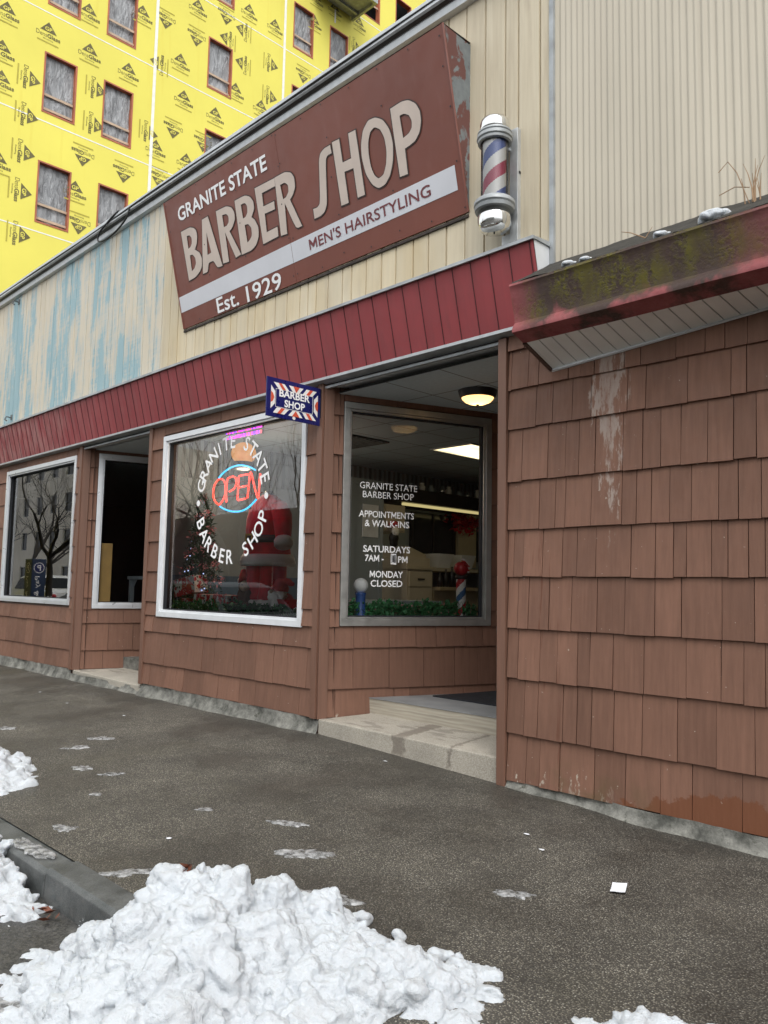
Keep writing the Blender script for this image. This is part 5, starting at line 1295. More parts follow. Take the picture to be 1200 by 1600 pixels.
def led_bars():
    for y, z, lb in ((.17, 2.985, 'upper pink and violet led light bar above the neon sign'), (.17, 2.925, 'lower pink and violet led light bar above the neon sign')):
        b = thing('led_light_bar', lb, 'led light', (-6.97, y, z))
        mb = MB(); mb.box(-7.3, -6.64, y+.012, y+.03, z-.02, z+.02); mb.build('housing', M['black'], b)
        mb = MB(); rnd = random.Random(int(z*1000))
        for i in range(22):
            x = -7.29+.0295*i; mb.box(x, x+.028, y, y+.011, z-.016, z+.016, [0, 0, 1, 0, 1, 1, 0, 2][rnd.randrange(8)])
        mb.build('diode_strip', [emit('led_pink', (1., .06, .75), 1.6), emit('led_violet', (.3, .06, 1.), 1.4), emit('led_red', (1., .12, .15), 1.4)], b)
led_bars()
def display():
    g = thing('globe_lamp', 'round amber glowing globe lamp on a dark base above the neon sign', 'lamp', (-7.44, .5, 2.7))
    t = T('amber_globe_glass'); v = t.pos(); c = t.mix(t.mr(t.noise(v, 14, 4), .3, .7), (.8, .3, .06), (1., .5, .16)); t.p((.6, .3, .08), .35); t.set(t.b.inputs['Emission Color'], c); t.set(t.b.inputs['Emission Strength'], .36)
    mb = MB(); mb.ball((-7.42, .5, 2.82), (.14, .14, .125), u=28, v=16); mb.build('globe', t.m, g, smooth=True)
    mb = MB(); mb.lathe((-7.42, .5, 2.63), [(.1, 0), (.125, .02), (.125, .06), (.11, .09)], 24); mb.tube([(-7.42, .5, 2.9), (-7.42, .5, 3.1)], .006, 6); mb.build('base', M['black'], g, smooth=True, auto=40)
    ld = bpy.data.lights.new('display_fill', 'POINT'); ld.energy = 12; ld.color = (1, .85, .62); ld.shadow_soft_size = .13  # fill light below the globe's base, added to brighten the window display
    lo = bpy.data.objects.new('display_fill', ld); C.objects.link(lo); lo.parent = g; lo.location = (.02, 0, -.12)
    # tinsel tree
    rnd = random.Random(13); tx, ty, tz = -8.08, .42, 1.06
    tr = thing('christmas_tree', 'dark artificial christmas tree with pink tinsel and small lights at the window edge', 'christmas tree', (tx, ty, tz))
    mb = MB(); mb.tube([(tx, ty, tz), (tx, ty, tz+1.35)], [.03, .008], 8); mb.build('trunk', M['bark'], tr)
    pts = []
    for k in range(2600):
        h = rnd.random()**.8; r = (1-h)*.31*math.sqrt(rnd.random())+.02; a = rnd.uniform(0, 6.28); pts.append((tx+r*math.cos(a), ty+r*math.sin(a)*.8, tz+.1+h*1.2-.1*r))
    mb = MB(); leaves(mb, pts, .075, rnd, w=.2, up=-.2); mb.build('needles', M['green_dark'], tr, fix=False)
    pts = []
    for k in range(900):
        u = rnd.random(); h = u; a = u*38; r = (1-h)*.32+.02; pts.append((tx+r*math.cos(a)+rnd.gauss(0, .02), ty+r*math.sin(a)*.8+rnd.gauss(0, .02), tz+.1+h*1.2+rnd.gauss(0, .02)))
    mb = MB(); leaves(mb, pts, .045, rnd, w=.35); mb.build('pink_tinsel', M['pink'], tr, fix=False)
    mb = MB()
    for k in range(18):
        h = rnd.random(); a = rnd.uniform(3.1, 6.4); r = (1-h)*.31; mb.ball((tx+r*math.cos(a), ty+r*math.sin(a)*.8, tz+.1+h*1.2), .008, u=6, v=4)
    mb.build('fairy_lights', emit('fairy_light', (.5, .6, 1.), 1.0), tr)['kind'] = 'stuff'
    # wrapped boxes
    t = T('penguin_gift_wrap'); v = t.obj(); c = t.vor(v, 26, out='Color'); r_ = t.sep(c)[0]; d = t.vor(v, 26)
    col = t.mix(t.mr(r_, .5, .52), (.75, .74, .72), (.55, .02, .035)); col = t.mix(t.ma('MULTIPLY', t.mr(d, .42, .38), t.mr(r_, .3, .28)), col, (.05, .05, .06)); col = t.mix(t.mr(t.vor(v, 60), .16, .14), col, (.75, .74, .72)); t.p(col, .4)
    t2 = T('dotted_red_ribbon'); t2.p(t2.mix(t2.mr(t2.vor(t2.obj(), 55), .3, .27), (.5, .015, .03), (.8, .75, .7)), .35)
    for (x, y, z, sx, sy, sz, rz, ry, lb) in ((-8.02, .27, 1.22, .34, .2, .2, .2, -.2, 'tilted wrapped gift box leaning at the left end of the window display'), (-7.75, .3, 1.063, .2, .22, .17, -.1, 0, 'small wrapped gift box standing below the tilted box'), (-7.38, .28, 1.063, .46, .24, .17, .05, 0, 'long wrapped gift box with red dotted ribbon beside the plush monkey'), (-8.08, .3, 1.063, .26, .22, .12, .1, 0, 'flat wrapped gift box hidden by the garland under the tilted box')):
        b = thing('gift_box', lb, 'gift', (x, y, z)); b.rotation_euler = (0, ry, rz)
        mb = MB(); mb.box(-sx/2, sx/2, -sy/2, sy/2, 0, sz); o = mb.build('wrapped_box', t.m, None, bevel=.006); o.parent = b
        mb = MB(); mb.box(-.025, .025, -sy/2-.003, sy/2+.003, -.001, sz+.003); o = mb.build('ribbon', t2.m, None); o.parent = b
    # plush monkey with a santa cap
    mx, my, mz = -7.06, .36, 1.062
    mk = thing('plush_monkey', 'brown plush monkey in a red santa cap sitting beside the santa figure', 'plush toy', (mx, my, mz))
    P = lambda x, y, z: (mx+x, my+y, mz+z)
    blob('body', [(P(0, 0, .12), (.11, .1, .13)), (P(-.02, 0, .27), (.09, .085, .085)), (P(.09, -.08, .05), (.1, .05, .045)), (P(-.1, -.06, .05), (.06, .09, .045)), (P(-.1, .0, .16), (.05, .05, .1)), (P(.09, -.03, .15), (.05, .06, .09)), (P(-.105, .01, .25), (.035, .02, .035))], M['brown_plush'], mk, voxel=.01)
    blob('face', [(P(.02, -.05, .27), (.065, .05, .06)), (P(.07, -.07, .25), (.045, .04, .035)), (P(-.11, -.005, .25), (.025, .018, .028))], M['tan_plush'], mk, voxel=.008)
    for q in ((.045, -.1, .285), (.0, -.105, .285)):
        mb = MB(); mb.ball(P(*q), .008); mb.build('eye', M['black'], mk)
    mb = MB(); mb.tube([P(-.02, 0, .32), P(-.04, 0, .38), P(-.08, .01, .41), P(-.12, .01, .37)], [.09, .07, .045, .02], 14); hb = mb.build('cap', M['felt_red'], mk, smooth=True)
    mb = MB(); mb.ball(P(-.135, .0, .33), .03); mb.build('bobble', M['fur'], hb, smooth=True)
    blob('sitting_cloth', [(P(-.02, .02, .02), (.2, .12, .05)), (P(.05, .06, .08), (.1, .08, .09))], M['brown_plush'], mk, voxel=.014)
    # gnome
    gx, gy, gz = -6.38, .27, 1.062
    gn = thing('gnome_doll', 'gnome doll with long white beard and slumped red felt hat', 'doll', (gx, gy, gz)); P = lambda x, y, z: (gx+x, gy+y, gz+z)
    blob('body', [(P(.02, .04, .1), (.14, .1, .12))], M['felt_red'], gn, voxel=.014)
    blob('beard', [(P(0, -.05, .14), (.1, .055, .1)), (P(0, -.06, .06), (.075, .045, .08)), (P(.07, -.02, .17), (.06, .05, .05)), (P(-.06, -.02, .17), (.06, .05, .05)), (P(0, -.02, .21), (.11, .09, .03))], M['fur'], gn, voxel=.01, disp=.016, dsc=24)
    blob('hat', [(P(0, 0, .25), (.105, .09, .06)), (P(.03, 0, .31), (.075, .07, .05)), (P(.1, .01, .325), (.06, .05, .032)), (P(.16, .02, .30), (.04, .035, .025))], M['felt_red'], gn, voxel=.01)
    mb = MB(); mb.ball(P(-.0, -.1, .225), .022); mb.build('nose', M['tan_plush'], gn, smooth=True)
    # red toy wagon
    wx, wy, wz = -6.05, .24, 1.062
    wg = thing('toy_wagon', 'small shiny red toy wagon at the right end of the window display', 'toy', (wx, wy, wz)); mb = MB()
    v = [(wx-.17, wy-.08, wz+.06), (wx+.15, wy-.08, wz+.06), (wx+.15, wy+.08, wz+.06), (wx-.17, wy+.08, wz+.06), (wx-.2, wy-.1, wz+.15), (wx+.19, wy-.1, wz+.15), (wx+.19, wy+.1, wz+.15), (wx-.2, wy+.1, wz+.15)]
    mb.add(v, ((0, 3, 2, 1), (0, 1, 5, 4), (1, 2, 6, 5), (2, 3, 7, 6), (3, 0, 4, 7))); mb.build('tub', M['red_plastic'], wg)
    for a, b in ((-.12, -.09), (.1, -.09), (-.12, .09), (.1, .09)):
        mb = MB(); mb.tube([(wx+a, wy+b-.012, wz+.04), (wx+a, wy+b+.012, wz+.04)], .04, 14); mb.build('wheel', M['white_enamel'], wg)
    mb = MB(); mb.tube([(wx-.19, wy, wz+.1), (wx-.4, wy-.05, wz+.06), (wx-.5, wy-.06, wz+.05)], .006, 6); mb.build('handle', M['galv'], wg)
    # garlands
    for nm, lb, path, k, fr in (('garland', 'green holly garland with white frosted tips along the big window sill', lambda u: (-8.14+2.42*u, .15, 1.085), 1500, True), ('garland', 'thick green boxwood garland along the sill of the entrance window', lambda u: (lambda s_: F2(s_, 1.12, -.13))(.24+1.42*u), 1900, False)):
        rnd = random.Random(17); p0 = path(.5); g = thing(nm, lb, 'garland', p0)
        pts = []; tips = []
        for i in range(k):
            u = rnd.random(); q = Vector(path(u)); hh = .05+.022*math.sin(u*40) if fr else .085+.02*math.sin(u*24)
            a = rnd.uniform(0, 6.28); r = math.sqrt(rnd.random())
            pts.append((q.x+rnd.gauss(0, .02), q.y+.045*r*math.cos(a), q.z+(hh*r*math.sin(a))+(.0 if fr else .0)))
        mb = MB(); leaves(mb, pts, .055 if fr else .05, rnd, w=.7); mb.build('foliage', M['green_leaf'], g, fix=False)
        mb = MB(); leaves(mb, rnd.sample(pts, 520 if fr else 150), .022, rnd, w=.6, up=1); mb.build('frosted_tip', M['frost'] if fr else M['pink'], g, fix=False)['kind'] = 'stuff'
    # barber pole toy and the white globe lamp on the entrance window sill
    q = F2(1.51, 1.06, -.14); tp = thing('toy_barber_pole', 'striped toy barber pole with red ball top on the entrance window sill', 'ornament', q)
    mb = MB(); r = .048; nu, nv = 32, 50; b = 0
    for j in range(nv+1):
        for i in range(nu): a = 2*math.pi*i/nu; mb.v.append((q[0]+r*math.cos(a), q[1]+r*math.sin(a), q[2]+.38*j/nv))
    for j in range(nv):
        for i in range(nu):
            ph = ((j+.5)/nv*.38/.3-(i+.5)/nu) % 1; mb.f.append((j*nu+i, j*nu+(i+1) % nu, (j+1)*nu+(i+1) % nu, (j+1)*nu+i)); mb.m.append(0 if ph < .25 or .5 < ph < .75 else 1 if ph < .5 else 2)
    mb.build('striped_post', [M['white_enamel'], M['red_plastic'], simple('toy_blue', (.03, .13, .32), .4)], tp, smooth=True)
    mb = MB(); mb.lathe(q, [(.05, .38), (.062, .385), (.062, .41), (.045, .42)], 24); mb.build('collar', M['black'], tp, smooth=True)
    mb = MB(); mb.ball((q[0], q[1], q[2]+.485), .072); mb.build('ball_top', M['red_plastic'], tp, smooth=True)
    mb = MB(); h = Vector(q)+Vector((0, 0, .53))
    for k in range(5): mb.tube([h+Vector((.0, 0, .05-.02*k)), h+Vector((.03, .02, .04-.02*k)), h+Vector((.07, .04, -.01-.02*k))], .008, 6, k % 2)
    mb.build('flag', [M['white_enamel'], M['red_plastic']], tp)
    q = F2(.44, 1.06, -.13); gl = thing('globe_ornament', 'white globe on a blue base at the left end of the entrance window sill', 'ornament', q)
    mb = MB(); mb.ball((q[0], q[1], q[2]+.3), .068, u=24, v=14); mb.build('globe', M['white_enamel'], gl, smooth=True)
    mb = MB(); mb.lathe(q, [(.055, 0), (.055, .03), (.045, .05), (.045, .2), (.052, .22), (.052, .235)], 24); mb.build('base', simple('cobalt_glaze', (.04, .1, .3), .3), gl, smooth=True)
display()

# ------------------------------------------------------------------ barber room
def barber_room():
    l = thing('ceiling_panel_light', 'rectangular fluorescent panel light in the barber room ceiling', 'light', (-6.33, 3.4, 3.1))
    mb = MB(); frame_ring(mb, lambda u, v, o=0: (u, v, 3.098-o), -6.66, -5.98, 2.78, 4.02, .03, 0, .012); mb.build('frame', M['white_paint'], l)
    t = T('lit_diffuser'); v = t.pos(); st = t.mr(t.noise(t.sc(v, (9, 1, 1)), 1, 2), .3, .7, .8, 1.25); t.p((.1, .1, .1), .5); t.set(t.b.inputs['Emission Color'], (1., .82, .48)); t.set(t.b.inputs['Emission Strength'], t.ma('MULTIPLY', st, 1.2))
    mb = MB(); mb.quad((-6.63, 2.81, 3.094), (-6.01, 2.81, 3.094), (-6.01, 3.99, 3.094), (-6.63, 3.99, 3.094)); mb.build('diffuser', t.m, l, fix=False)
    v = thing('air_vent', 'dark slatted air vent in the barber room ceiling', 'vent', (-7.05, 1.8, 3.1)); mb = MB()
    frame_ring(mb, lambda u, w_, o=0: (u, w_, 3.098-o), -7.38, -6.7, 1.48, 2.1, .03, 0, .015)
    for i in range(8): mb.box(-7.35, -6.73, 1.53+.07*i, 1.56+.07*i, 3.075, 3.096)
    mb.build('slats', M['grey_dark'], v)
    X = -8.4
    # shelf header with jars
    h = thing('wall_shelf', 'long black shelf header over the barber mirrors', 'shelf', (X, 4.6, 2.55)); mb = MB(); mb.box(X, -7.72, 2.95, 6.3, 2.56, 2.76); mb.build('header_box', M['black'], h, bevel=.006)
    mb = MB(); mb.box(-7.83, -7.78, 3.5, 6.3, 2.52, 2.555); mb.build('strip_light', emit('strip_tube', (1., .82, .36), .4), h)
    rnd = random.Random(3)
    for i, y in enumerate((3.75, 4.0, 4.2, 4.45, 4.6, 4.85, 5.05, 5.3)):
        hh = rnd.uniform(.09, .17); mb = MB(); mb.lathe((-7.9, y, 2.762), [(.045, 0), (.05, hh*.6), (.03, hh*.75), (.032, hh)], 14)
        tag(mb.build('jar', M['chrome'] if i % 3 == 0 else M['white_enamel'] if i % 3 == 1 else M['wall_in'], smooth=True, origin=(-7.9, y, 2.762)), 'small jar standing on the black shelf header', 'jar', 'jars on the shelf header')
    m = thing('wall_mirror', 'dark barber mirror over the back counter', 'mirror', (X, 4.2, 1.9)); mb = MB(); mb.box(X, -8.36, 4.27, 6.3, 1.8, 2.52); mb.build('mirror_glass', M['mirror'], m)
    mb = MB()
    for y in (4.27, 4.75, 5.25, 5.8, 6.27): mb.box(-8.36, -8.34, y, y+.03, 1.8, 2.52)
    mb.build('frame', M['black'], m)
    p = thing('pilaster', 'cream lit pilaster between the barber mirrors', 'pilaster', (X, 5.55, 1.7)); mb = MB(); mb.box(-8.4, -8.3, 5.33, 5.78, 1.7, 2.6); mb.build('panel', M['cream_cab'], p); mb = MB(); mb.box(-8.3, -8.28, 5.31, 5.8, 2.54, 2.6); mb.build('cap', M['cream_cab'], p)
    p = thing('doorway_panel', 'grey interior door with white trim on the barber room wall', 'door', (X, 3.0, .36)); mb = MB(); mb.box(-7.8, -7.74, 2.45, 2.52, .36, 2.72); mb.box(-7.8, -7.74, 2.98, 3.05, .36, 2.72); mb.box(-7.8, -7.74, 2.45, 3.05, 2.72, 2.8); mb.build('trim', M['wall_in'], p)
    mb = MB(); mb.box(-7.79, -7.75, 2.52, 2.98, .36, 2.72); mb.build('leaf', M['wall_in'], p)
    tag((lambda mb: (mb.box(-7.745, -7.735, 2.66, 2.95, 2.02, 2.46), mb.build('notice', M['paper'], origin=(-7.74, 2.8, 2.02)))[1])(MB()), 'pale paper notice taped on the interior door', 'notice')
    # wreath
    w_ = thing('red_wreath', 'bushy red poinsettia wreath on the cream pilaster', 'wreath', (-8.24, 5.45, 2.42)); rnd = random.Random(9)
    pts = [(-8.24+rnd.gauss(0, .03), 5.45+rnd.gauss(0, .2), 2.42+rnd.gauss(0, .08)) for _ in range(260)]; mb = MB(); leaves(mb, pts, .09, rnd, w=.6); mb.build('petals', M['red_plastic'], w_, fix=False)
    # cabinet with register, counter, basins
    c = thing('drawer_cabinet', 'cream cabinet of drawers under the cash register', 'cabinet', (-8.0, 3.77, .36)); mb = MB(); mb.box(-8.4, -7.7, 3.5, 4.03, .36, 1.61); mb.box(-8.4, -7.67, 3.46, 4.07, 1.61, 1.65); mb.build('carcass', M['cream_cab'], c, bevel=.005)
    for z0, z1 in ((1.37, 1.58), (.98, 1.35), (.6, .96), (.4, .58)):
        mb = MB(); mb.box(-7.7, -7.682, 3.53, 4.0, z0, z1); d = mb.build('drawer', M['cream_cab'], c, bevel=.004)
        mb = MB(); mb.box(-7.682, -7.665, 3.7, 3.83, (z0+z1)/2-.01, (z0+z1)/2+.01); mb.build('handle', M['black'], d)
    r = thing('cash_register', 'old beige cash register on the drawer cabinet', 'cash register', (-8.0, 3.76, 1.65)); mb = MB(); mb.box(-8.3, -7.72, 3.5, 4.0, 1.652, 1.78); mb.build('drawer', M['cream_cab'], r, bevel=.006)
    mb = MB(); mb.prism([(3.52, 1.782), (3.98, 1.782), (3.98, 1.83), (3.6, 1.94), (3.52, 1.94)], -8.25, -7.78); mb.build('keypad_top', M['cream_cab'], r, bevel=.006)
    k = thing('back_counter', 'tan counter with open fronts along the barber room wall', 'counter', (-8.0, 5.2, .36)); mb = MB(); mb.box(-8.4, -7.75, 4.08, 6.4, 1.6, 1.65); mb.build('upper_top', M['cream_cab'], k); mb = MB(); mb.box(-8.4, -7.72, 4.08, 6.4, .36, 1.32); mb.box(-8.4, -7.6, 4.08, 6.4, 1.32, 1.37); mb.build('base', M['counter'], k, bevel=.004)
    for y, lb in ((4.2, 'left white square basin on the barber counter'), (4.72, 'right white square basin on the barber counter')):
        mb = MB(); mb.add([(-8.3, y, 1.86), (-7.72, y, 1.86), (-7.72, y+.34, 1.86), (-8.3, y+.34, 1.86), (-8.25, y+.04, 1.655), (-7.78, y+.04, 1.655), (-7.78, y+.3, 1.655), (-8.25, y+.3, 1.655)], ((0, 1, 5, 4), (1, 2, 6, 5), (2, 3, 7, 6), (3, 0, 4, 7), (4, 5, 6, 7)))
        tag(mb.build('basin', M['white_enamel'], origin=(-8, y+.17, 1.655)), lb, 'basin')
    for i, (y, hh) in enumerate(((4.15, .22), (4.28, .26), (4.42, .3), (4.52, .24), (4.66, .28))):
        mb = MB(); mb.lathe((-7.66, y, 1.372), [(.04, 0), (.042, hh*.6), (.015, hh*.8), (.016, hh)], 14); tag(mb.build('bottle', M['black'] if i % 2 else M['boot'], smooth=True, origin=(-7.66, y, 1.372)), 'dark bottle standing on the lower barber counter', 'bottle', 'bottles on the barber counter')
    sx = thing('santa_doll', 'small santa doll hanging on the wall above the cash register', 'doll', (-7.7, 3.2, 1.95)); P = lambda x, y, z: (-7.68+x, 3.2+y, 1.95+z)
    blob('body', [(P(0, 0, .08), (.06, .08, .09)), (P(0, 0, .0), (.05, .07, .05))], M['black'], sx, voxel=.014); blob('beard', [(P(.03, 0, .17), (.04, .07, .07))], M['fur'], sx, voxel=.012); blob('hat', [(P(0, 0, .27), (.06, .075, .05)), (P(0, .05, .24), (.03, .05, .04))], M['felt_red'], sx, voxel=.012)
    b = thing('wall_box', 'cream wall cupboard above the santa doll', 'cupboard', (-8.2, 3.3, 2.1)); mb = MB(); mb.box(-8.4, -7.76, 3.08, 3.5, 2.12, 2.5); mb.build('box', M['cream_cab'], b, bevel=.005); mb = MB(); mb.box(-7.76, -7.745, 3.1, 3.48, 2.14, 2.48); mb.build('door', M['cream_cab'], b)
    ds = thing('desk', 'low dark desk with papers behind the entrance window', 'desk', (-6.9, 2.3, .36)); mb = MB(); mb.box(-7.5, -6.6, 2.0, 3.0, 1.15, 1.19); mb.build('desk_top', M['wall_in'], ds)
    for x, y in ((-7.45, 2.05), (-6.65, 2.05), (-7.45, 2.95), (-6.65, 2.95)):
        mb = MB(); mb.box(x-.025, x+.025, y-.025, y+.025, .36, 1.15); mb.build('leg', M['black'], ds)
    # left shop
    t_ = thing('white_side_table', 'white wooden table with bracketed legs in the dark left shop', 'table', (-11.2, 1.5, .36)); mb = MB(); mb.box(-11.6, -10.75, 1.3, 1.9, 1.4, 1.45); mb.build('table_top', M['wall_in'], t_)
    for x, y in ((-11.55, 1.35), (-10.8, 1.35), (-11.55, 1.85), (-10.8, 1.85)):
        mb = MB(); mb.box(x-.03, x+.03, y-.03, y+.03, .36, 1.4); mb.add([(x, y-.02, 1.4), (x, y+.02, 1.4), (x+.18, y, 1.4), (x, y, 1.2)], ((0, 2, 3), (1, 3, 2))); mb.build('leg', M['wall_in'], t_)
    q = F3(.36, 1.07, -.12); mb = MB(); mb.fbox(F3, .27, .44, 1.065, 1.88, -.13, -.105); tag(mb.build('leaning_board', simple('yellow_pine_board', (.55, .33, .1), .6), origin=q), 'yellow pine board leaning inside the window of the left entrance', 'board')
    # poster in the left window
    pf = thing('window_poster', 'white beauty shop poster with a dark haired head inside the left window', 'poster', (-12, .1, 2.45)); fn = lambda o: (lambda u, v: (u, .1-o, v))
    mb = MB(); mb.box(-12.68, -11.42, .1, .104, 2.46, 2.97); mb.build('sheet', simple('poster_white', (.55, .54, .56), .6), pf)
    for t_, u, v, w2, hh in (("AND'S", -12.62, 2.79, .42, .13), ('EAUTY', -12.62, 2.62, .42, .12)):
        mb = MB(); put_text(mb, fn(.003), t_, u, v, w=w2, h=hh, bold=.01); mb.build('lettering', M['grey_dark'], pf, fix=False)
    mb = MB(); f = fn(.003); k = 30
    mb.add([f(-11.8+.26*math.cos(2*math.pi*i/k)*(1+.12*math.sin(i*5)), 2.77+.19*math.sin(2*math.pi*i/k)*(1+.1*math.sin(i*7))) for i in range(k)], (tuple(range(k)),)); mb.build('printed_hair', M['black'], pf, fix=False)
    mb = MB(); f = fn(.006); mb.add([f(-11.83+.075*math.cos(2*math.pi*i/k), 2.72+.11*math.sin(2*math.pi*i/k)) for i in range(k)], (tuple(range(k)),)); mb.build('printed_face', simple('printed_face_tone', (.45, .36, .34), .6), pf, fix=False)
barber_room()

# ------------------------------------------------------------------ across the street: what the panes mirror
def bare_tree(seed, H=14.5):
    rnd = random.Random(seed); tk = MB(); cr_ = MB(); cnt = [0]
    def grow_(p, d, L, r, depth):
        pts = [p]; q = p.copy(); dd = d.copy(); n = 4
        for i in range(n):
            dd = (dd+Vector((rnd.gauss(0, .13), rnd.gauss(0, .13), rnd.gauss(0, .08)+.05))).normalized(); q = q+dd*L/n; pts.append(q.copy())
        r1 = r*.62
        (tk if depth == 0 else cr_).tube(pts, [r+(r1-r)*i/n for i in range(n+1)], 8 if depth < 2 else 4 if depth < 4 else 3, cap=False); cnt[0] += 1
        if depth >= 7 or r1 < .004 or cnt[0] > 2600: return
        k = 4 if depth == 0 else rnd.choice((2, 3, 3))
        for i in range(k):
            az = rnd.uniform(0, 6.28); sp = rnd.uniform(.35, .85)
            o = dd.orthogonal().normalized(); o = Matrix.Rotation(az+i*6.28/k, 3, dd) @ o
            grow_(pts[-1-(i % 2)] if depth else pts[-1], (dd*math.cos(sp)+o*math.sin(sp)).normalized(), L*rnd.uniform(.62, .86), r1*rnd.uniform(.65, .85), depth+1)
    grow_(Vector((0, 0, -.25)), Vector((.05, 0, 1)), H*.22, .17, 0)
    return tk, cr_
def street_trees():
    protos = []
    for k, sd_ in enumerate((3, 8)):
        tk, cr_ = bare_tree(sd_); t = thing('bare_tree', 'leafless street tree', 'tree', (0, 0, 0))
        tk.build('trunk', M['bark'], t, smooth=True, fix=False); cr_.build('crown', M['bark'], t, smooth=True, fix=False); protos.append(t)
    spots = [(-33.5, -9.0), (-18.5, -13.2), (-22, -15.5), (-26, -13.0), (-15.5, -16.5), (-29, -17), (-38, -14), (-45, -13), (-52, -15), (-20.5, -19), (-12, -14), (-60, -14), (-32, -12.5), (-35, -20), (-41, -19), (-24, -20), (-30, -22)]
    lb = ['leafless street tree leaning over the mirrored white car', 'leafless street tree mirrored in the right half of the big window']
    for i, (x, y) in enumerate(spots):
        o = protos[i] if i < 2 else dup(protos[i % 2], (0, 0, 0)); o.location = (x, y, -.06)
        o['label'] = 'leafless street tree standing across the road and mirrored in the shop windows'; o['group'] = 'leafless trees across the road'
        o.rotation_euler = (0, 0, i*2.1); o.scale = (1, 1, 1+.12*((i*7) % 4-1.5)/1.5)
street_trees()
def facade(name, label, x0, x1, y, h, col, nx, nz, depth=10):
    b = thing(name, label, 'building', ((x0+x1)/2, y, 0)); F = lambda s, z, o=0.: (s, y+o, z)
    W = (x1-x0)/nx; holes = [(x0+W*(i+.28), x0+W*(i+.72), 1.0+3.2*k, 2.7+3.2*k) for i in range(nx) for k in range(nz)]
    mb = MB(); wall_holes(mb, F, x0, x1, -.1, h, 0, holes, depth=.2)
    mb.quad((x0, y, -.1), (x0, y-depth, -.1), (x0, y-depth, h), (x0, y, h)); mb.quad((x1, y, -.1), (x1, y-depth, -.1), (x1, y-depth, h), (x1, y, h)); mb.quad((x0, y, h), (x1, y, h), (x1, y-depth, h), (x0, y-depth, h)); mb.box(x0-.2, x1+.2, y, y+.25, h-.35, h+.1); mb.box(x0, x1, y, y+.1, .55, .7)
    mb.build('wall', simple(name+'_paint', col, .8, sc=.6, var=.15), b, fix=False)
    gm = M['mirror']
    for q in holes:
        mb = MB(); mb.quad(F(q[0], q[2], -.15), F(q[1], q[2], -.15), F(q[1], q[3], -.15), F(q[0], q[3], -.15)); wn = mb.build('window', gm, b, fix=False)
        mb = MB(); frame_ring(mb, F, q[0], q[1], q[2], q[3], .06, -.14, -.08); mb.build('frame', M['white_paint'], wn)
facade('stone_building', 'pale stone building across the road mirrored in the far left window', -104, -60, -24, 13, (.82, .77, .68), 14, 4)
facade('brick_house', 'long dark brick building across the road behind the bare trees', -56, -17, -23, 5.6, (.07, .045, .04), 13, 1)
facade('grey_house', 'low grey clapboard building across the road from the corrugated wall', -16, 14, -24, 6, (.3, .31, .31), 8, 1)
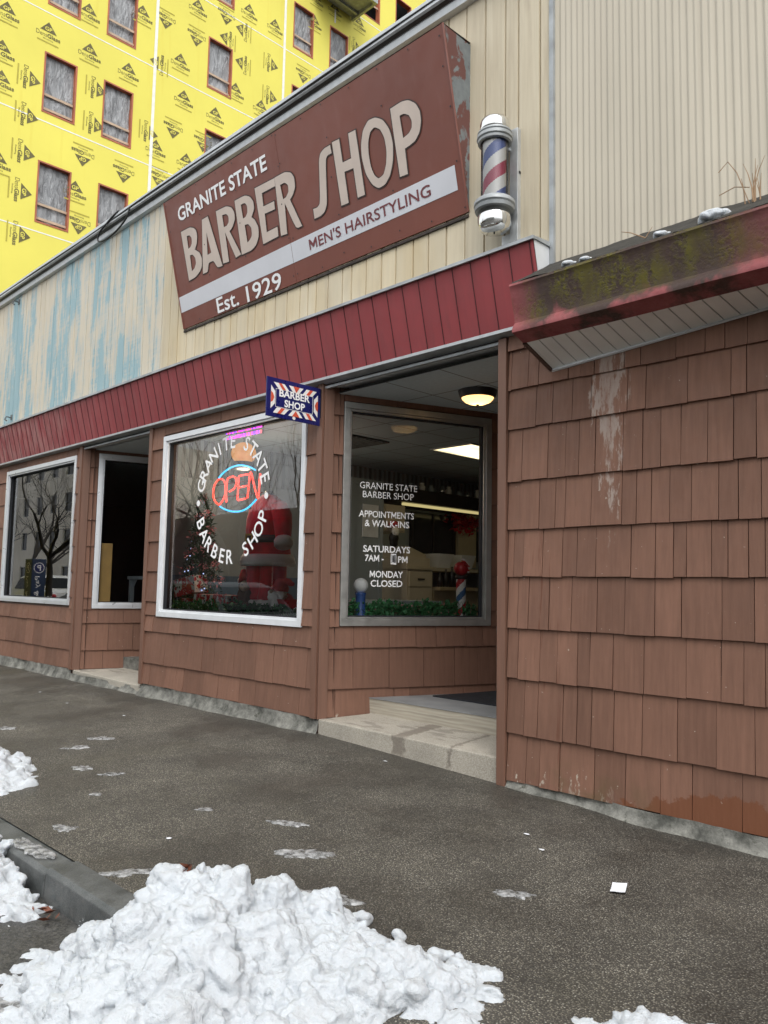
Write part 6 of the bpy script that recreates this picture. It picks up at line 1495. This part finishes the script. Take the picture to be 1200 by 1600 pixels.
def car(name, label, x, y, col, L=4.6, H=1.62, flip=1):
    c = thing(name, label, 'car', (x, y, -.2)); P = lambda u, v, w_: (x+flip*(u-L/2), y+v, -.2+w_)
    k = L/4.6; hh = H/1.62
    prof = [(.05, .42), (.0, .62), (.06, .86), (.3, .98), (.62, 1.02), (1.15, 1.5), (1.6, 1.6), (2.6, 1.6), (3.3, 1.5), (4.0, 1.05), (4.5, .95), (4.6, .7), (4.55, .42)]
    mb = MB(); W = .88; secs = [(-W, .0), (-W*.97, .03), (0, .05), (W*.97, .03), (W, 0)]
    rows = []
    for v, up in ((-1, 0), (-.93, .6), (-.5, 1), (.5, 1), (.93, .6), (1, 0)):
        rows.append([P(a*k, W*v*(1-.16*max(0, (b-1.0)/.6)), b*hh*(1 if abs(v) < .95 else .97)) for a, b in prof])
    n = len(prof); b0 = len(mb.v)
    for r in rows: mb.v += r
    for i in range(len(rows)-1):
        for j in range(n): mb.f.append((b0+i*n+j, b0+i*n+(j+1) % n, b0+(i+1)*n+(j+1) % n, b0+(i+1)*n+j)); mb.m.append(0)
    mb.f.append(tuple(b0+j for j in range(n))); mb.m.append(0); mb.f.append(tuple(b0+(len(rows)-1)*n+j for j in reversed(range(n)))); mb.m.append(0)
    t = T(name+'_paint'); t.p(col, .3, Coat_Weight=.15); mb.build('body', t.m, c, smooth=True, auto=35)
    gm = M['car_glass']
    for s_ in (-1, 1):
        for a, b in (((.85, 1.2), (2.2, 2.2)), ((2.28, 2.28), (3.2, 3.65))):
            mb = MB(); yy = lambda w_: s_*(W*(1-.16*max(0, (w_-1.0)/.6))+.008)
            q = [(a[0] if a[0] != a[1] else a[0], 1.06), (b[1], 1.06), (b[0], 1.48), (a[1], 1.46)]
            mb.add([P(u*k, yy(w_), w_*hh) for u, w_ in q], ((0, 1, 2, 3),)); mb.build('side_window', gm, c, fix=False)
    for (u0, w0, u1, w1) in ((.66, 1.06, 1.12, 1.48), (3.36, 1.48, 3.94, 1.1)):
        mb = MB(); nx = .02; mb.add([P(u0*k-nx, -.72, w0*hh+.02), P(u0*k-nx, .72, w0*hh+.02), P(u1*k-nx, .66, w1*hh+.02), P(u1*k-nx, -.66, w1*hh+.02)], ((0, 1, 2, 3),)); mb.build('windscreen', gm, c, fix=False)
    for u in (.85, 3.7):
        for s_ in (-1, 1):
            mb = MB(); p = P(u*k, s_*.8, .34); mb.tube([(p[0], p[1]-.11, p[2]), (p[0], p[1]+.11, p[2])], .34, 20); wh = mb.build('wheel', M['rubber'], c, smooth=True, auto=40)
            mb = MB(); e = s_*.115; mb.tube([(p[0], p[1]+e-.004*s_, p[2]), (p[0], p[1]+e+.004*s_, p[2])], .2, 16); mb.build('hub_cap', M['alu_dull'], wh)
    for s_ in (-.62, .62):
        mb = MB(); p = P(.04, s_, .78*hh); mb.ball(p, (.06, .15, .07)); mb.build('headlight', M['white_enamel'], c, smooth=True)
        mb = MB(); p = P(L-.03, s_, .82*hh); mb.ball(p, (.05, .1, .1)); mb.build('tail_light', M['red_plastic'], c, smooth=True)
car('parked_car', 'dark parked car at the near kerb mirrored low in the big window', -14.2, -4.4, (.012, .014, .018), flip=-1)
car('parked_car', 'white parked car across the road mirrored in the far left window', -35.5, -9.6, (.7, .71, .72), H=1.85)
car('parked_car', 'black parked car across the road mirrored beside the parking sign', -29.0, -9.2, (.012, .013, .016), flip=-1)
car('parked_car', 'silver parked car across the road opposite the barber shop', -21.5, -9.4, (.45, .46, .47))
def kiosk():
    x, y = -18.6, -2.5; k = thing('parking_meter', 'tall navy parking pay station with a round letter badge at the kerb', 'parking meter', (x, y, -.06))
    mb = MB(); mb.box(x-.2, x+.2, y-.16, y+.16, -.06, 1.85); mb.build('cabinet', simple('navy_cabinet', (.012, .03, .075), .4), k, bevel=.01)
    f = lambda o: (lambda u, v: (x+.2+o, y+u, v)); g = lambda o: (lambda u, v: (x-u, y+.16+o, v))
    for h in (f, g):
        mb = MB(); n = 28; mb.add([h(.003)(.12*math.cos(2*math.pi*i/n), 1.65+.12*math.sin(2*math.pi*i/n)) for i in range(n)], (tuple(range(n)),)); mb.build('badge', M['white_enamel'], k, fix=False)
        mb = MB(); mb.add([h(.006)(.105*math.cos(2*math.pi*i/n), 1.65+.105*math.sin(2*math.pi*i/n)) for i in range(n)], (tuple(range(n)),)); mb.build('badge_field', M['blue_enamel'], k, fix=False)
        mb = MB(); put_text(mb, h(.009), 'P', -.04, 1.585, h=.13, bold=.03); mb.build('lettering', M['white_enamel'], k, fix=False)
        mb = MB(); put_text(mb, h(.004), 'Pay & D', -.05, 1.46, w=.66, h=.13, rot=-math.pi/2); mb.build('lettering', M['white_enamel'], k, fix=False)
kiosk()
